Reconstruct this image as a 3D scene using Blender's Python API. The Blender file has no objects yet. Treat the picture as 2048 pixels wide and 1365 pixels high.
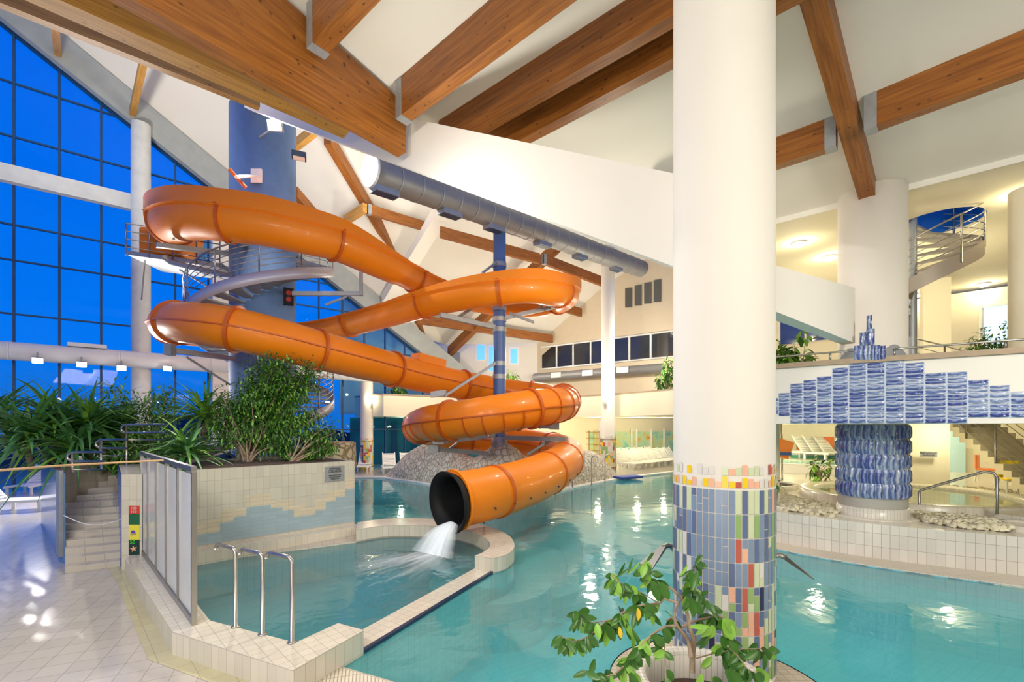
import bpy, math, random
from mathutils import Vector, Matrix, noise
from mathutils.geometry import tessellate_polygon
random.seed(7)
C = bpy.context.scene
COL = C.collection
PI = math.pi
F, CX, HY, EYE = 910.0, 1024.0, 850.0, 2.5
Z3 = Vector((0, 0, 1))

# ---------------------------------------------------------------- camera, world, light
cd = bpy.data.cameras.new('camera'); cam = bpy.data.objects.new('camera', cd); COL.objects.link(cam)
cam.location = (0, 0, EYE); cam.rotation_euler = (PI/2, 0, 0)
cd.sensor_width = 36; cd.lens = 36*F/2048; cd.shift_y = (HY-682.5)/2048; cd.clip_end = 500; cd.clip_start = 0.05
C.camera = cam
vs = C.view_settings; vs.view_transform = 'Standard'; vs.look = 'None'; vs.exposure = 0.0; vs.gamma = 1; vs.use_curve_mapping = False
W = bpy.data.worlds.new('dusk'); C.world = W; W.use_nodes = True
wn = W.node_tree; bg = wn.nodes['Background']
tc = wn.nodes.new('ShaderNodeTexCoord'); sx = wn.nodes.new('ShaderNodeSeparateXYZ'); rp = wn.nodes.new('ShaderNodeValToRGB')
wn.links.new(tc.outputs['Generated'], sx.inputs[0]); wn.links.new(sx.outputs['Z'], rp.inputs[0]); wn.links.new(rp.outputs[0], bg.inputs[0])
e = rp.color_ramp.elements
e[0].position = 0.0; e[0].color = (0.01, .16, .62, 1); e[1].position = .75; e[1].color = (0.0, .11, .80, 1)
el = e.new(.12); el.color = (0.0, .19, .88, 1)
bg.inputs[1].default_value = 1.0

def lamp(kind, name, loc, power, color, size=1.0, target=None, size_y=None, spot=None):
    l = bpy.data.lights.new(name, kind); l.energy = power; l.color = color
    if kind == 'AREA':
        l.size = size
        if size_y: l.shape = 'RECTANGLE'; l.size_y = size_y
    else: l.shadow_soft_size = size
    if spot: l.spot_size = spot; l.spot_blend = .6
    o = bpy.data.objects.new(name, l); COL.objects.link(o); o.location = loc
    if target is not None:
        o.rotation_euler = (Vector(target)-Vector(loc)).to_track_quat('-Z', 'Y').to_euler()
    return o
WARM = (1, .90, .73); NEUT = (1, .955, .88); COOL = (.92, .97, 1)
# added hall fill without fixtures: around the camera and up under the roof
lamp('AREA', 'hall_fill', (-5.5, 0.5, 6.0), 330, NEUT, 2, (-5.5, 5.5, 0), 1.5)
lamp('AREA', 'hall_fill', (6.8, 2.6, 5.2), 170, NEUT, 1.6, (7.5, 8.5, .3), 1.2)
lamp('AREA', 'hall_fill', (-1.5, -2.5, 6.4), 240, NEUT, 2, (-2, 8, 2), 1.5)
lamp('AREA', 'hall_fill', (5.5, -1.5, 5.6), 190, NEUT, 2, (4.5, 9, 1.0), 1.5)
lamp('AREA', 'hall_up_fill', (-1.0, -1.5, 1.2), 130, WARM, 2, (0.0, 4.5, 8), 1.5)  # added fill aimed up to brighten ceiling and roof, no real fixture
lamp('AREA', 'hall_up_fill', (0.0, 16.5, 10.2), 230, NEUT, 1.2, (-1.5, 21, 15))
lamp('AREA', 'hall_up_fill', (-14.0, 12.5, 9.5), 520, NEUT, 1.2, (-12.5, 14, 18))
lamp('AREA', 'hall_up_fill', (-5.5, 17.5, 10.5), 230, NEUT, 1.2, (-7.5, 19, 16))
lamp('POINT', 'hall_fill', (2.6, 11.5, 6.0), 330, WARM, .15)
lamp('POINT', 'hall_fill', (-1.3, 7.2, 5.4), 230, NEUT, .15)
lamp('POINT', 'hall_fill', (3.6, 20.8, 5.0), 330, WARM, .15)
lamp('POINT', 'hall_fill', (7.0, 22.5, 6.0), 500, WARM, .15)
lamp('POINT', 'hall_fill', (1.5, 25.0, 6.4), 500, WARM, .15)
lamp('POINT', 'hall_fill', (-4.5, 22.5, 6.0), 420, WARM, .15)
lamp('POINT', 'gallery_light', (11.0, 12.2, 5.6), 110, (1, .90, .58), .15)
lamp('POINT', 'gallery_light', (8.6, 14.5, 5.4), 70, (1, .90, .58), .15)
for x_, y_, w_ in ((8.3, 12.4, 42), (11.5, 12.0, 45), (9.5, 16.0, 55), (13.5, 15.5, 70), (17, 14.0, 70), (11.5, 19.0, 70), (16, 18, 70)):
    lamp('POINT', 'under_gallery_light', (x_, y_, 2.3), w_, (1, .91, .64), .12)
for x_, y_ in ((2.6, 28.8), (5.2, 27.6), (7.6, 27.6), (9.8, 29.4)):
    lamp('POINT', 'under_balcony_light', (x_, y_, 2.75), 150, (1, .90, .62), .12)
for x_, y_ in ((-6.6, 27.0), (-4.5, 27.8)):
    lamp('POINT', 'under_balcony_light', (x_, y_, 2.75), 30, (1, .90, .62), .12)

# ---------------------------------------------------------------- helpers
def at(px, py, Y): return Vector(((px-CX)/F*Y, Y, EYE+(HY-py)/F*Y))
def gp(px, py, z=0.0):
    Y = F*(EYE-z)/(py-HY); return Vector(((px-CX)/F*Y, Y, z))
def vpl(px, py, A, B):
    """pixel ray meets the vertical plane over the plan line A-B"""
    r = (px-CX)/F; dx, dy = B[0]-A[0], B[1]-A[1]
    s = (r*A[1]-A[0])/(dx-r*dy); Y = A[1]+s*dy
    return Vector((r*Y, Y, EYE+(HY-py)/F*Y))
def hpl(px, A, B, z):
    r = (px-CX)/F; dx, dy = B[0]-A[0], B[1]-A[1]
    s = (r*A[1]-A[0])/(dx-r*dy); return Vector((A[0]+s*dx, A[1]+s*dy, z))
def smooth(pts, n=8, closed=False):
    P = [Vector(p) for p in pts]; out = []; m = len(P)
    rng = range(m if closed else m-1)
    for i in rng:
        if closed: p0, p1, p2, p3 = P[(i-1) % m], P[i], P[(i+1) % m], P[(i+2) % m]
        else: p0, p1, p2, p3 = P[max(i-1, 0)], P[i], P[i+1], P[min(i+2, m-1)]
        for k in range(n):
            t = k/n
            out.append(.5*((2*p1)+(-p0+p2)*t+(2*p0-5*p1+4*p2-p3)*t*t+(-p0+3*p1-3*p2+p3)*t**3))
    if not closed: out.append(P[-1])
    return out

class MB:
    def __init__(s): s.v = []; s.f = []; s.m = []; s.uv = []; s.sm = []
    def face(s, idx, m=0, uv=None, sm=False):
        s.f.append(tuple(idx)); s.m.append(m); s.uv.append(uv); s.sm.append(sm)
    def add(s, pts): n = len(s.v); s.v += [Vector(p) for p in pts]; return n
    def poly(s, pts, m=0, uv=None, sm=False):
        n = s.add(pts); s.face(range(n, n+len(pts)), m, uv, sm); return s
    def grid(s, rows, m=0, cu=False, cv=False, sm=True, uvf=None, mf=None):
        R, K = len(rows), len(rows[0]); n = s.add([p for r in rows for p in r])
        for i in range(R if cv else R-1):
            for j in range(K if cu else K-1):
                i2, j2 = (i+1) % R, (j+1) % K
                uv = [uvf(i, j), uvf(i+1, j), uvf(i+1, j+1), uvf(i, j+1)] if uvf else None
                s.face((n+i*K+j, n+i2*K+j, n+i2*K+j2, n+i*K+j2), mf(i, j) if mf else m, uv, sm)
        return s
    def hexa(s, b, t, m=0):
        """bottom 4 corners, top 4 corners (same winding, ccw from above)"""
        n = s.add(list(b)+list(t)); L = (Vector(b[1])-Vector(b[0])).length; D = (Vector(b[2])-Vector(b[1])).length; H = (Vector(t[0])-Vector(b[0])).length
        def q(idx, a, c): s.face([n+i for i in idx], m, [(0, 0), (a, 0), (a, c), (0, c)])
        q((3, 2, 1, 0), L, D); q((4, 5, 6, 7), L, D); q((0, 1, 5, 4), L, H); q((1, 2, 6, 5), D, H); q((2, 3, 7, 6), L, H); q((3, 0, 4, 7), D, H)
        return s
    def box(s, c, d, rz=0, m=0, M=None):
        R = M if M else Matrix.Rotation(rz, 3, 'Z'); c = Vector(c); x, y, z = d[0]/2, d[1]/2, d[2]/2
        P = lambda a, b, e: c+R @ Vector((a*x, b*y, e*z))
        return s.hexa([P(-1, -1, -1), P(1, -1, -1), P(1, 1, -1), P(-1, 1, -1)], [P(-1, -1, 1), P(1, -1, 1), P(1, 1, 1), P(-1, 1, 1)], m)
    def beam(s, a, b, w, h, h2=None, m=0, side=0.0):
        """box from a to b; a,b on the bottom centre line; h up"""
        a, b = Vector(a), Vector(b); d = (b-a); x = d.cross(Z3)
        x = x.normalized() if x.length > 1e-6 else Vector((1, 0, 0)); u = Z3 if abs(d.normalized().z) < .8 else x.cross(d).normalized()
        h2 = h if h2 is None else h2; x = x*w/2; o = x*2*side
        return s.hexa([a+x+o, b+x+o, b-x+o, a-x+o], [a+x+o+u*h, b+x+o+u*h2, b-x+o+u*h2, a-x+o+u*h], m)
    def tube(s, pts, r, n=8, m=0, cap=True, closed=False, sm=True):
        P = [Vector(p) for p in pts]; rows = []; L = 0; Ls = []
        N = len(P); prev = None
        for i, p in enumerate(P):
            if closed: d = P[(i+1) % N]-P[i-1]
            else: d = P[min(i+1, N-1)]-P[max(i-1, 0)]
            d.normalize()
            if prev is None: a = d.orthogonal().normalized() if abs(d.z) > .95 else d.cross(Z3).normalized()
            else:
                a = prev-d*prev.dot(d); a = a.normalized() if a.length > 1e-6 else d.orthogonal().normalized()
            prev = a; b = d.cross(a)
            rr = r(i/(max(N-1, 1))) if callable(r) else r
            rows.append([p+(a*math.cos(2*PI*k/n)+b*math.sin(2*PI*k/n))*rr for k in range(n)])
            if i: L += (P[i]-P[i-1]).length
            Ls.append(L)
        Ls.append(L)
        s.grid(rows, m, cu=True, cv=closed, sm=sm, uvf=lambda i, j: (Ls[min(i, N)], 2*PI*(r if not callable(r) else .1)*j/n))
        if cap and not closed:
            k = len(s.v)-N*n
            s.face([k+j for j in range(n)][::-1], m); s.face([k+(N-1)*n+j for j in range(n)], m)
        return s
    def lathe(s, prof, c=(0, 0), n=32, m=0, sm=True, a0=0, a1=2*PI):
        full = abs(a1-a0-2*PI) < 1e-6; K = n if full else n+1; rows = []
        Ls = [0]
        for i in range(1, len(prof)): Ls.append(Ls[-1]+math.hypot(prof[i][0]-prof[i-1][0], prof[i][1]-prof[i-1][1]))
        R = max(p[0] for p in prof)
        for r, z in prof: rows.append([Vector((c[0]+r*math.cos(a0+(a1-a0)*k/n), c[1]+r*math.sin(a0+(a1-a0)*k/n), z)) for k in range(K)])
        return s.grid(rows[::-1], m, cu=full, sm=sm, uvf=lambda i, j: (R*(a1-a0)*j/n, Ls[len(prof)-1-i] if len(prof)-1-i >= 0 else 0))
    def wall(s, pts, z0, z1, m=0, closed=False, sm=False, u0=0):
        P = [Vector((p[0], p[1], 0)) for p in pts]
        if closed: P.append(P[0])
        L = [u0]
        for i in range(1, len(P)): L.append(L[-1]+(P[i]-P[i-1]).length)
        n = s.add([Vector((p.x, p.y, z)) for p in P for z in (z0, z1)])
        for i in range(len(P)-1):
            s.face((n+2*i, n+2*i+2, n+2*i+3, n+2*i+1), m, [(L[i], z0), (L[i+1], z0), (L[i+1], z1), (L[i], z1)], sm)
        return s
    def flat(s, loops, z, m=0, up=True, rot=0.0):
        lp = [[Vector((p[0], p[1], 0)) for p in l] for l in loops]
        allp = [p for l in lp for p in l]; c, sn = math.cos(rot), math.sin(rot)
        n = s.add([Vector((p.x, p.y, z if not callable(z) else z(p))) for p in allp])
        for t in tessellate_polygon(lp):
            a, b, d = (allp[i] for i in t)
            if ((b-a).cross(d-a).z < 0) == up: t = t[::-1]
            s.face([n+i for i in t], m, [(allp[i].x*c+allp[i].y*sn, -allp[i].x*sn+allp[i].y*c) for i in t])
        return s
    def slab(s, poly, z0, z1, m=0, ms=None, rot=0, sm=False):
        s.flat([poly], z1, m, True, rot); s.flat([poly], z0, m, False, rot)
        a = sum(poly[i][0]*poly[(i+1) % len(poly)][1]-poly[(i+1) % len(poly)][0]*poly[i][1] for i in range(len(poly)))
        return s.wall(poly if a > 0 else poly[::-1], z0, z1, m if ms is None else ms, True, sm)
    def build(s, name, mats, parent=None, bevel=0):
        me = bpy.data.meshes.new(name)
        off = Vector((0, 0, 0)); q = parent
        while q is not None: off += q.location; q = q.parent
        loc = Vector((0, 0, 0))
        if parent is None and s.v:
            lo = [min(v[i] for v in s.v) for i in range(3)]; hi = [max(v[i] for v in s.v) for i in range(3)]
            loc = Vector(((lo[0]+hi[0])/2, (lo[1]+hi[1])/2, lo[2])); off = loc
        me.from_pydata([v-off for v in s.v], [], s.f)
        me.polygons.foreach_set('material_index', s.m); me.polygons.foreach_set('use_smooth', s.sm)
        if any(u is not None for u in s.uv):
            L = me.uv_layers.new(name='UVMap').data; k = 0; buf = []
            for f, u in zip(s.f, s.uv):
                for i in range(len(f)): buf += [u[i][0], u[i][1]] if u else [0.0, 0.0]
            L.foreach_set('uv', buf)
        for mt in (mats if isinstance(mats, (list, tuple)) else [mats]): me.materials.append(mt)
        me.update()
        o = bpy.data.objects.new(name, me); COL.objects.link(o); o.location = loc
        if parent is not None: o.parent = parent
        if bevel:
            b = o.modifiers.new('bevel', 'BEVEL'); b.width = bevel; b.segments = 2; b.limit_method = 'ANGLE'
        return o
def tag(o, label, cat, group=None, kind=None):
    if label: o['label'] = label
    if cat: o['category'] = cat
    if group: o['group'] = group
    if kind: o['kind'] = kind
    return o
def thing(name, label, cat, loc=(0, 0, 0), group=None):
    o = bpy.data.objects.new(name, None); COL.objects.link(o); o.location = loc; o.empty_display_size = .2
    return tag(o, label, cat, group)
def struct(o, label=None):
    o['kind'] = 'structure'
    if label: o['label'] = label
    return o
def copy_tree(o, parent=None):
    c = o.copy(); COL.objects.link(c)
    if parent: c.parent = parent
    for ch in o.children: copy_tree(ch, c)
    return c

# ---------------------------------------------------------------- materials
def srgb(r, g, b): 
    f = lambda c: (c/12.92 if c <= .04045 else ((c+.055)/1.055)**2.4)
    return (f(r/255), f(g/255), f(b/255), 1)
def mat(name, col, rough=.5, metal=0, var=.06, scale=3, bump=0, spec=.5, emit=None, es=0, coat=0):
    m = bpy.data.materials.new(name); m.use_nodes = True; nt = m.node_tree; b = nt.nodes['Principled BSDF']
    b.inputs['Roughness'].default_value = rough; b.inputs['Metallic'].default_value = metal
    b.inputs['Specular IOR Level'].default_value = spec; b.inputs['Coat Weight'].default_value = coat
    n = nt.nodes.new('ShaderNodeTexNoise'); n.inputs['Scale'].default_value = scale; n.inputs['Detail'].default_value = 4
    t = nt.nodes.new('ShaderNodeTexCoord'); nt.links.new(t.outputs['Object'], n.inputs['Vector'])
    mx = nt.nodes.new('ShaderNodeMix'); mx.data_type = 'RGBA'
    mx.inputs['A'].default_value = tuple(c*(1-var) for c in col[:3])+(1,); mx.inputs['B'].default_value = tuple(min(1, c*(1+var)) for c in col[:3])+(1,)
    nt.links.new(n.outputs['Fac'], mx.inputs['Factor']); nt.links.new(mx.outputs['Result'], b.inputs['Base Color'])
    if bump:
        bp = nt.nodes.new('ShaderNodeBump'); bp.inputs['Strength'].default_value = bump; bp.inputs['Distance'].default_value = .02
        nt.links.new(n.outputs['Fac'], bp.inputs['Height']); nt.links.new(bp.outputs[0], b.inputs['Normal'])
    if emit: b.inputs['Emission Color'].default_value = emit; b.inputs['Emission Strength'].default_value = es
    return m
def tile(name, c1, grout, w, h, mortar=.006, rough=.25, off=0.0, c2=None, spec=.5):
    m = bpy.data.materials.new(name); m.use_nodes = True; nt = m.node_tree; b = nt.nodes['Principled BSDF']
    b.inputs['Roughness'].default_value = rough; b.inputs['Specular IOR Level'].default_value = spec
    u = nt.nodes.new('ShaderNodeUVMap'); k = nt.nodes.new('ShaderNodeTexBrick'); k.offset = off; k.squash = 1
    k.inputs['Scale'].default_value = 1; k.inputs['Mortar Size'].default_value = mortar/2; k.inputs['Mortar Smooth'].default_value = .3
    k.inputs['Brick Width'].default_value = w; k.inputs['Row Height'].default_value = h
    k.inputs['Color1'].default_value = c1; k.inputs['Color2'].default_value = c2 or tuple(c*.9 for c in c1[:3])+(1,); k.inputs['Mortar'].default_value = grout
    n = nt.nodes.new('ShaderNodeTexNoise'); n.inputs['Scale'].default_value = 2.2
    mx = nt.nodes.new('ShaderNodeMix'); mx.data_type = 'RGBA'; mx.blend_type = 'MULTIPLY'; mx.inputs['Factor'].default_value = .12
    nt.links.new(u.outputs[0], k.inputs['Vector']); nt.links.new(u.outputs[0], n.inputs['Vector'])
    nt.links.new(k.outputs['Color'], mx.inputs['A']); nt.links.new(n.outputs['Fac'], mx.inputs['B']); nt.links.new(mx.outputs['Result'], b.inputs['Base Color'])
    bp = nt.nodes.new('ShaderNodeBump'); bp.inputs['Strength'].default_value = .25; bp.inputs['Distance'].default_value = .003; bp.invert = True
    nt.links.new(k.outputs['Fac'], bp.inputs['Height']); nt.links.new(bp.outputs[0], b.inputs['Normal'])
    return m
def wood(name, ca, cb, rough=.45):
    m = bpy.data.materials.new(name); m.use_nodes = True; nt = m.node_tree; b = nt.nodes['Principled BSDF']; b.inputs['Roughness'].default_value = rough
    u = nt.nodes.new('ShaderNodeUVMap'); mp = nt.nodes.new('ShaderNodeMapping'); mp.inputs['Scale'].default_value = (.8, 14, 1)
    n = nt.nodes.new('ShaderNodeTexNoise'); n.inputs['Scale'].default_value = 1.6; n.inputs['Detail'].default_value = 5; n.inputs['Distortion'].default_value = .5
    nt.links.new(u.outputs[0], mp.inputs[0]); nt.links.new(mp.outputs[0], n.inputs['Vector'])
    r = nt.nodes.new('ShaderNodeValToRGB'); r.color_ramp.elements[0].position = .3; r.color_ramp.elements[0].color = ca; r.color_ramp.elements[1].position = .7; r.color_ramp.elements[1].color = cb
    nt.links.new(n.outputs['Fac'], r.inputs[0])
    # glulam lamella lines
    k = nt.nodes.new('ShaderNodeTexBrick'); k.inputs['Scale'].default_value = 1; k.inputs['Brick Width'].default_value = 2.3; k.inputs['Row Height'].default_value = .05; k.inputs['Mortar Size'].default_value = .0012
    k.inputs['Color1'].default_value = (1, 1, 1, 1); k.inputs['Color2'].default_value = (.82, .80, .78, 1); k.inputs['Mortar'].default_value = (.55, .5, .45, 1)
    nt.links.new(u.outputs[0], k.inputs['Vector'])
    m1 = nt.nodes.new('ShaderNodeMix'); m1.data_type = 'RGBA'; m1.blend_type = 'MULTIPLY'; m1.inputs['Factor'].default_value = .8
    nt.links.new(r.outputs[0], m1.inputs['A']); nt.links.new(k.outputs['Color'], m1.inputs['B'])
    # knots
    mq = nt.nodes.new('ShaderNodeMapping'); mq.inputs['Scale'].default_value = (4.5, 9, 1)
    vo = nt.nodes.new('ShaderNodeTexVoronoi'); vo.inputs['Scale'].default_value = 1; vo.inputs['Randomness'].default_value = 1
    nt.links.new(u.outputs[0], mq.inputs[0]); nt.links.new(mq.outputs[0], vo.inputs['Vector'])
    kr = nt.nodes.new('ShaderNodeValToRGB'); kr.color_ramp.elements[0].position = .05; kr.color_ramp.elements[0].color = (.12, .05, .02, 1); kr.color_ramp.elements[1].position = .17; kr.color_ramp.elements[1].color = (1, 1, 1, 1)
    nt.links.new(vo.outputs['Distance'], kr.inputs[0])
    m2 = nt.nodes.new('ShaderNodeMix'); m2.data_type = 'RGBA'; m2.blend_type = 'MULTIPLY'; m2.inputs['Factor'].default_value = .85
    nt.links.new(m1.outputs['Result'], m2.inputs['A']); nt.links.new(kr.outputs[0], m2.inputs['B']); nt.links.new(m2.outputs['Result'], b.inputs['Base Color'])
    return m
def stone(name, ca, cb, mortar, scale=4.0):
    m = bpy.data.materials.new(name); m.use_nodes = True; nt = m.node_tree; b = nt.nodes['Principled BSDF']; b.inputs['Roughness'].default_value = .8
    t = nt.nodes.new('ShaderNodeTexCoord')
    v = nt.nodes.new('ShaderNodeTexVoronoi'); v.feature = 'DISTANCE_TO_EDGE'; v.inputs['Scale'].default_value = scale
    v2 = nt.nodes.new('ShaderNodeTexVoronoi'); v2.inputs['Scale'].default_value = scale
    nt.links.new(t.outputs['Object'], v.inputs['Vector']); nt.links.new(t.outputs['Object'], v2.inputs['Vector'])
    sp = nt.nodes.new('ShaderNodeSeparateColor'); nt.links.new(v2.outputs['Color'], sp.inputs[0])
    mx = nt.nodes.new('ShaderNodeMix'); mx.data_type = 'RGBA'; mx.inputs['A'].default_value = ca; mx.inputs['B'].default_value = cb; nt.links.new(sp.outputs[0], mx.inputs['Factor'])
    r = nt.nodes.new('ShaderNodeValToRGB'); r.color_ramp.elements[0].position = .03; r.color_ramp.elements[1].position = .08; nt.links.new(v.outputs['Distance'], r.inputs[0])
    my = nt.nodes.new('ShaderNodeMix'); my.data_type = 'RGBA'; my.inputs['A'].default_value = mortar; nt.links.new(mx.outputs['Result'], my.inputs['B']); nt.links.new(r.outputs[0], my.inputs['Factor'])
    nt.links.new(my.outputs['Result'], b.inputs['Base Color'])
    bp = nt.nodes.new('ShaderNodeBump'); bp.inputs['Strength'].default_value = .8; bp.inputs['Distance'].default_value = .04; nt.links.new(r.outputs[0], bp.inputs['Height']); nt.links.new(bp.outputs[0], b.inputs['Normal'])
    return m
def water_mat(name, tint, ripple=.04, scale=1.3, base=.0, milk=(.45, .75, .78, 1)):
    m = bpy.data.materials.new(name); m.use_nodes = True; nt = m.node_tree; nt.nodes.remove(nt.nodes['Principled BSDF']); out = nt.nodes['Material Output']
    tr = nt.nodes.new('ShaderNodeBsdfTransparent'); tr.inputs[0].default_value = tint
    gl = nt.nodes.new('ShaderNodeBsdfGlossy'); gl.inputs['Roughness'].default_value = .06; gl.inputs[0].default_value = (1, 1, 1, 1)
    fr = nt.nodes.new('ShaderNodeFresnel'); fr.inputs[0].default_value = 1.36
    t = nt.nodes.new('ShaderNodeTexCoord'); n = nt.nodes.new('ShaderNodeTexNoise'); n.inputs['Scale'].default_value = scale; n.inputs['Detail'].default_value = 3; n.inputs['Distortion'].default_value = .8
    bp = nt.nodes.new('ShaderNodeBump'); bp.inputs['Strength'].default_value = ripple*5; bp.inputs['Distance'].default_value = .05
    nt.links.new(t.outputs['Object'], n.inputs['Vector']); nt.links.new(n.outputs['Fac'], bp.inputs['Height']); nt.links.new(bp.outputs[0], gl.inputs['Normal'])
    mx = nt.nodes.new('ShaderNodeMixShader'); nt.links.new(fr.outputs[0], mx.inputs[0]); nt.links.new(tr.outputs[0], mx.inputs[1]); nt.links.new(gl.outputs[0], mx.inputs[2])
    last = mx
    if base:
        d = nt.nodes.new('ShaderNodeBsdfDiffuse'); d.inputs[0].default_value = milk; m2 = nt.nodes.new('ShaderNodeMixShader'); m2.inputs[0].default_value = base
        nt.links.new(tr.outputs[0], m2.inputs[1]); nt.links.new(d.outputs[0], m2.inputs[2]); nt.links.new(m2.outputs[0], mx.inputs[1])
    nt.links.new(last.outputs[0], out.inputs[0]); return m
def glass_mat(name, tint, refl=.06, rough=.0):
    m = bpy.data.materials.new(name); m.use_nodes = True; nt = m.node_tree; nt.nodes.remove(nt.nodes['Principled BSDF']); out = nt.nodes['Material Output']
    tr = nt.nodes.new('ShaderNodeBsdfTransparent'); tr.inputs[0].default_value = tint
    gl = nt.nodes.new('ShaderNodeBsdfGlossy'); gl.inputs['Roughness'].default_value = rough
    mx = nt.nodes.new('ShaderNodeMixShader'); mx.inputs[0].default_value = refl
    n = nt.nodes.new('ShaderNodeTexNoise'); n.inputs['Scale'].default_value = .4
    ml = nt.nodes.new('ShaderNodeMath'); ml.operation = 'MULTIPLY'; ml.inputs[1].default_value = refl*2; nt.links.new(n.outputs['Fac'], ml.inputs[0]); nt.links.new(ml.outputs[0], mx.inputs[0])
    nt.links.new(tr.outputs[0], mx.inputs[1]); nt.links.new(gl.outputs[0], mx.inputs[2]); nt.links.new(mx.outputs[0], out.inputs[0]); return m
def emis(name, col, s):
    m = mat(name, col, .4, var=.02); b = m.node_tree.nodes['Principled BSDF']; b.inputs['Emission Color'].default_value = col; b.inputs['Emission Strength'].default_value = s; return m

M_PLAST = mat('white_plaster', (.80, .765, .68, 1), .85, var=.03, scale=1.2, bump=.04)
M_CEIL = mat('ceiling_plaster', (.78, .75, .66, 1), .9, var=.04, scale=.7, bump=.05)
M_CONC = mat('grey_concrete', (.36, .39, .38, 1), .8, var=.16, scale=2.5, bump=.1)
M_CONCL = mat('pale_concrete', (.62, .64, .62, 1), .8, var=.16, scale=3, bump=.12)
M_CREAM = mat('cream_plaster', (.82, .76, .58, 1), .85, var=.03, scale=1)
M_WOOD = wood('glulam', (.20, .062, .008, 1), (.38, .135, .018, 1))
M_WOODY = wood('yellow_glulam', (.40, .19, .03, 1), (.60, .31, .06, 1))
M_STEEL = mat('stainless_steel', (.42, .405, .37, 1), .34, 1, .08)
M_GALV = mat('galvanised_steel', (.36, .38, .39, 1), .5, .5, .2, 8)
M_DUCT = mat('duct_metal', (.27, .27, .265, 1), .5, .35, .12, 5)
M_DUCTW = mat('white_duct', (.72, .74, .74, 1), .45, 0, .05, 4)
M_BLUEC = mat('blue_painted_concrete', srgb(104, 138, 186), .75, 0, .14, 4, .15)
M_BLUEP = mat('blue_painted_steel', srgb(76, 104, 156), .45, 0, .12, 6)
M_ORANGE = mat('orange_fibreglass', srgb(238, 132, 14), .42, 0, .08, 1.2, spec=.35, coat=.12)
M_ORIN = mat('pale_orange_gelcoat', srgb(250, 165, 80), .25, 0, .06, 2, coat=.3)
M_ORFL = mat('orange_flange', srgb(196, 92, 14), .45, 0, .12, 5)
M_BLACK = mat('black_rubber', (.006, .006, .007, 1), .6, spec=.25)
M_DARK = mat('dark_frame', (.02, .05, .10, 1), .5)
M_BLUEFR = mat('blue_mullion_paint', (.01, .06, .16, 1), .45)
M_WHITE = mat('white_plastic', (.86, .86, .82, 1), .4, var=.02)
M_SAND = mat('tan_coping', (.40, .30, .20, 1), .7, var=.15, scale=9)
GR = (.42, .40, .36, 1)
M_FLOOR = tile('deck_tile', (.60, .545, .47, 1), (.30, .27, .23, 1), .25, .25, .006, .16, 0, (.55, .50, .43, 1))
M_YELT = tile('yellow_band_tile', (.60, .55, .33, 1), (.38, .34, .22, 1), .25, .25, .006, .2)
M_CURB = tile('cream_curb_tile', (.74, .68, .56, 1), GR, .12, .24, .006, .2)
M_CURBT = tile('cream_top_tile', (.76, .70, .58, 1), GR, .12, .12, .006, .2)
M_PLT = tile('cream_wall_tile', (.66, .62, .51, 1), (.40, .37, .30, 1), .12, .24, .006, .2)
M_PLTB = tile('pale_blue_tile', (.38, .50, .55, 1), (.33, .38, .38, 1), .24, .08, .005, .2)
M_PLTC = tile('cream_flat_tile', (.72, .63, .46, 1), (.42, .38, .30, 1), .24, .08, .005, .2)
M_LEDGE = tile('white_ledge_tile', (.80, .75, .66, 1), (.42, .36, .28, 1), .125, .245, .008, .2)
M_GRATE = tile('overflow_grate', (.78, .70, .58, 1), (.40, .34, .27, 1), .035, .6, .014, .5)
M_STEP = tile('step_tile', (.58, .53, .45, 1), (.28, .26, .23, 1), .26, .5, .006, .25)
M_POOLF = tile('pool_floor_tile', (.19, .72, .78, 1), (.11, .55, .62, 1), .25, .125, .008, .4, .0, (.20, .74, .80, 1))
M_POOLW = tile('pool_rim_tile', (.36, .66, .78, 1), (.2, .46, .56, 1), .125, .24, .008, .3)
M_POOLL = tile('pool_step_tile', (.38, .70, .66, 1), (.26, .56, .55, 1), .25, .125, .008, .3)
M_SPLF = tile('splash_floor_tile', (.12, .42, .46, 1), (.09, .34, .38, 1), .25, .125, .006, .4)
M_NAVY = mat('navy_tile', (.015, .03, .08, 1), .3)
M_STONE = stone('pale_rubble', (.56, .47, .33, 1), (.70, .66, .56, 1), (.36, .33, .27, 1), 4.8)
M_STONEY = stone('yellow_rubble', (.50, .38, .18, 1), (.64, .55, .32, 1), (.30, .22, .12, 1), 4.5)
M_WATER = water_mat('pool_water', (.80, .99, 1.0, 1), .045, 1.6, .33, (.16, .66, .72, 1))
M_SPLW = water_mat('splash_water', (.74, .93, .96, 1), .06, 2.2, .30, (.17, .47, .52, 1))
M_WHW = water_mat('whirlpool_water', (.80, .95, .93, 1), .02, 2)
M_GLASS = glass_mat('curtain_glass', (.6, .95, 1.0, 1), .012)
M_LEAF = mat('glossy_leaf', (.045, .15, .02, 1), .3, 0, .5, 9)
M_LEAF2 = mat('bright_leaf', (.22, .46, .06, 1), .35, 0, .5, 6)
M_LEAFB = mat('strap_leaf', (.08, .24, .07, 1), .32, 0, .6, 3)
M_LEAFY = mat('yellow_leaf', (.75, .55, .04, 1), .4)
M_BARK = mat('pale_bark', (.38, .28, .19, 1), .8, var=.25, scale=20, bump=.3)
M_SOIL = mat('dark_soil', (.07, .045, .03, 1), .95, var=.3, scale=30, bump=.5)
M_LAMP = emis('lamp_glow', (1, .93, .72, 1), 14)
M_FLOOD = emis('flood_lens', (1, .97, .92, 1), 160)
M_ROPE = mat('tan_rope', (.55, .35, .18, 1), .8)

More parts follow.
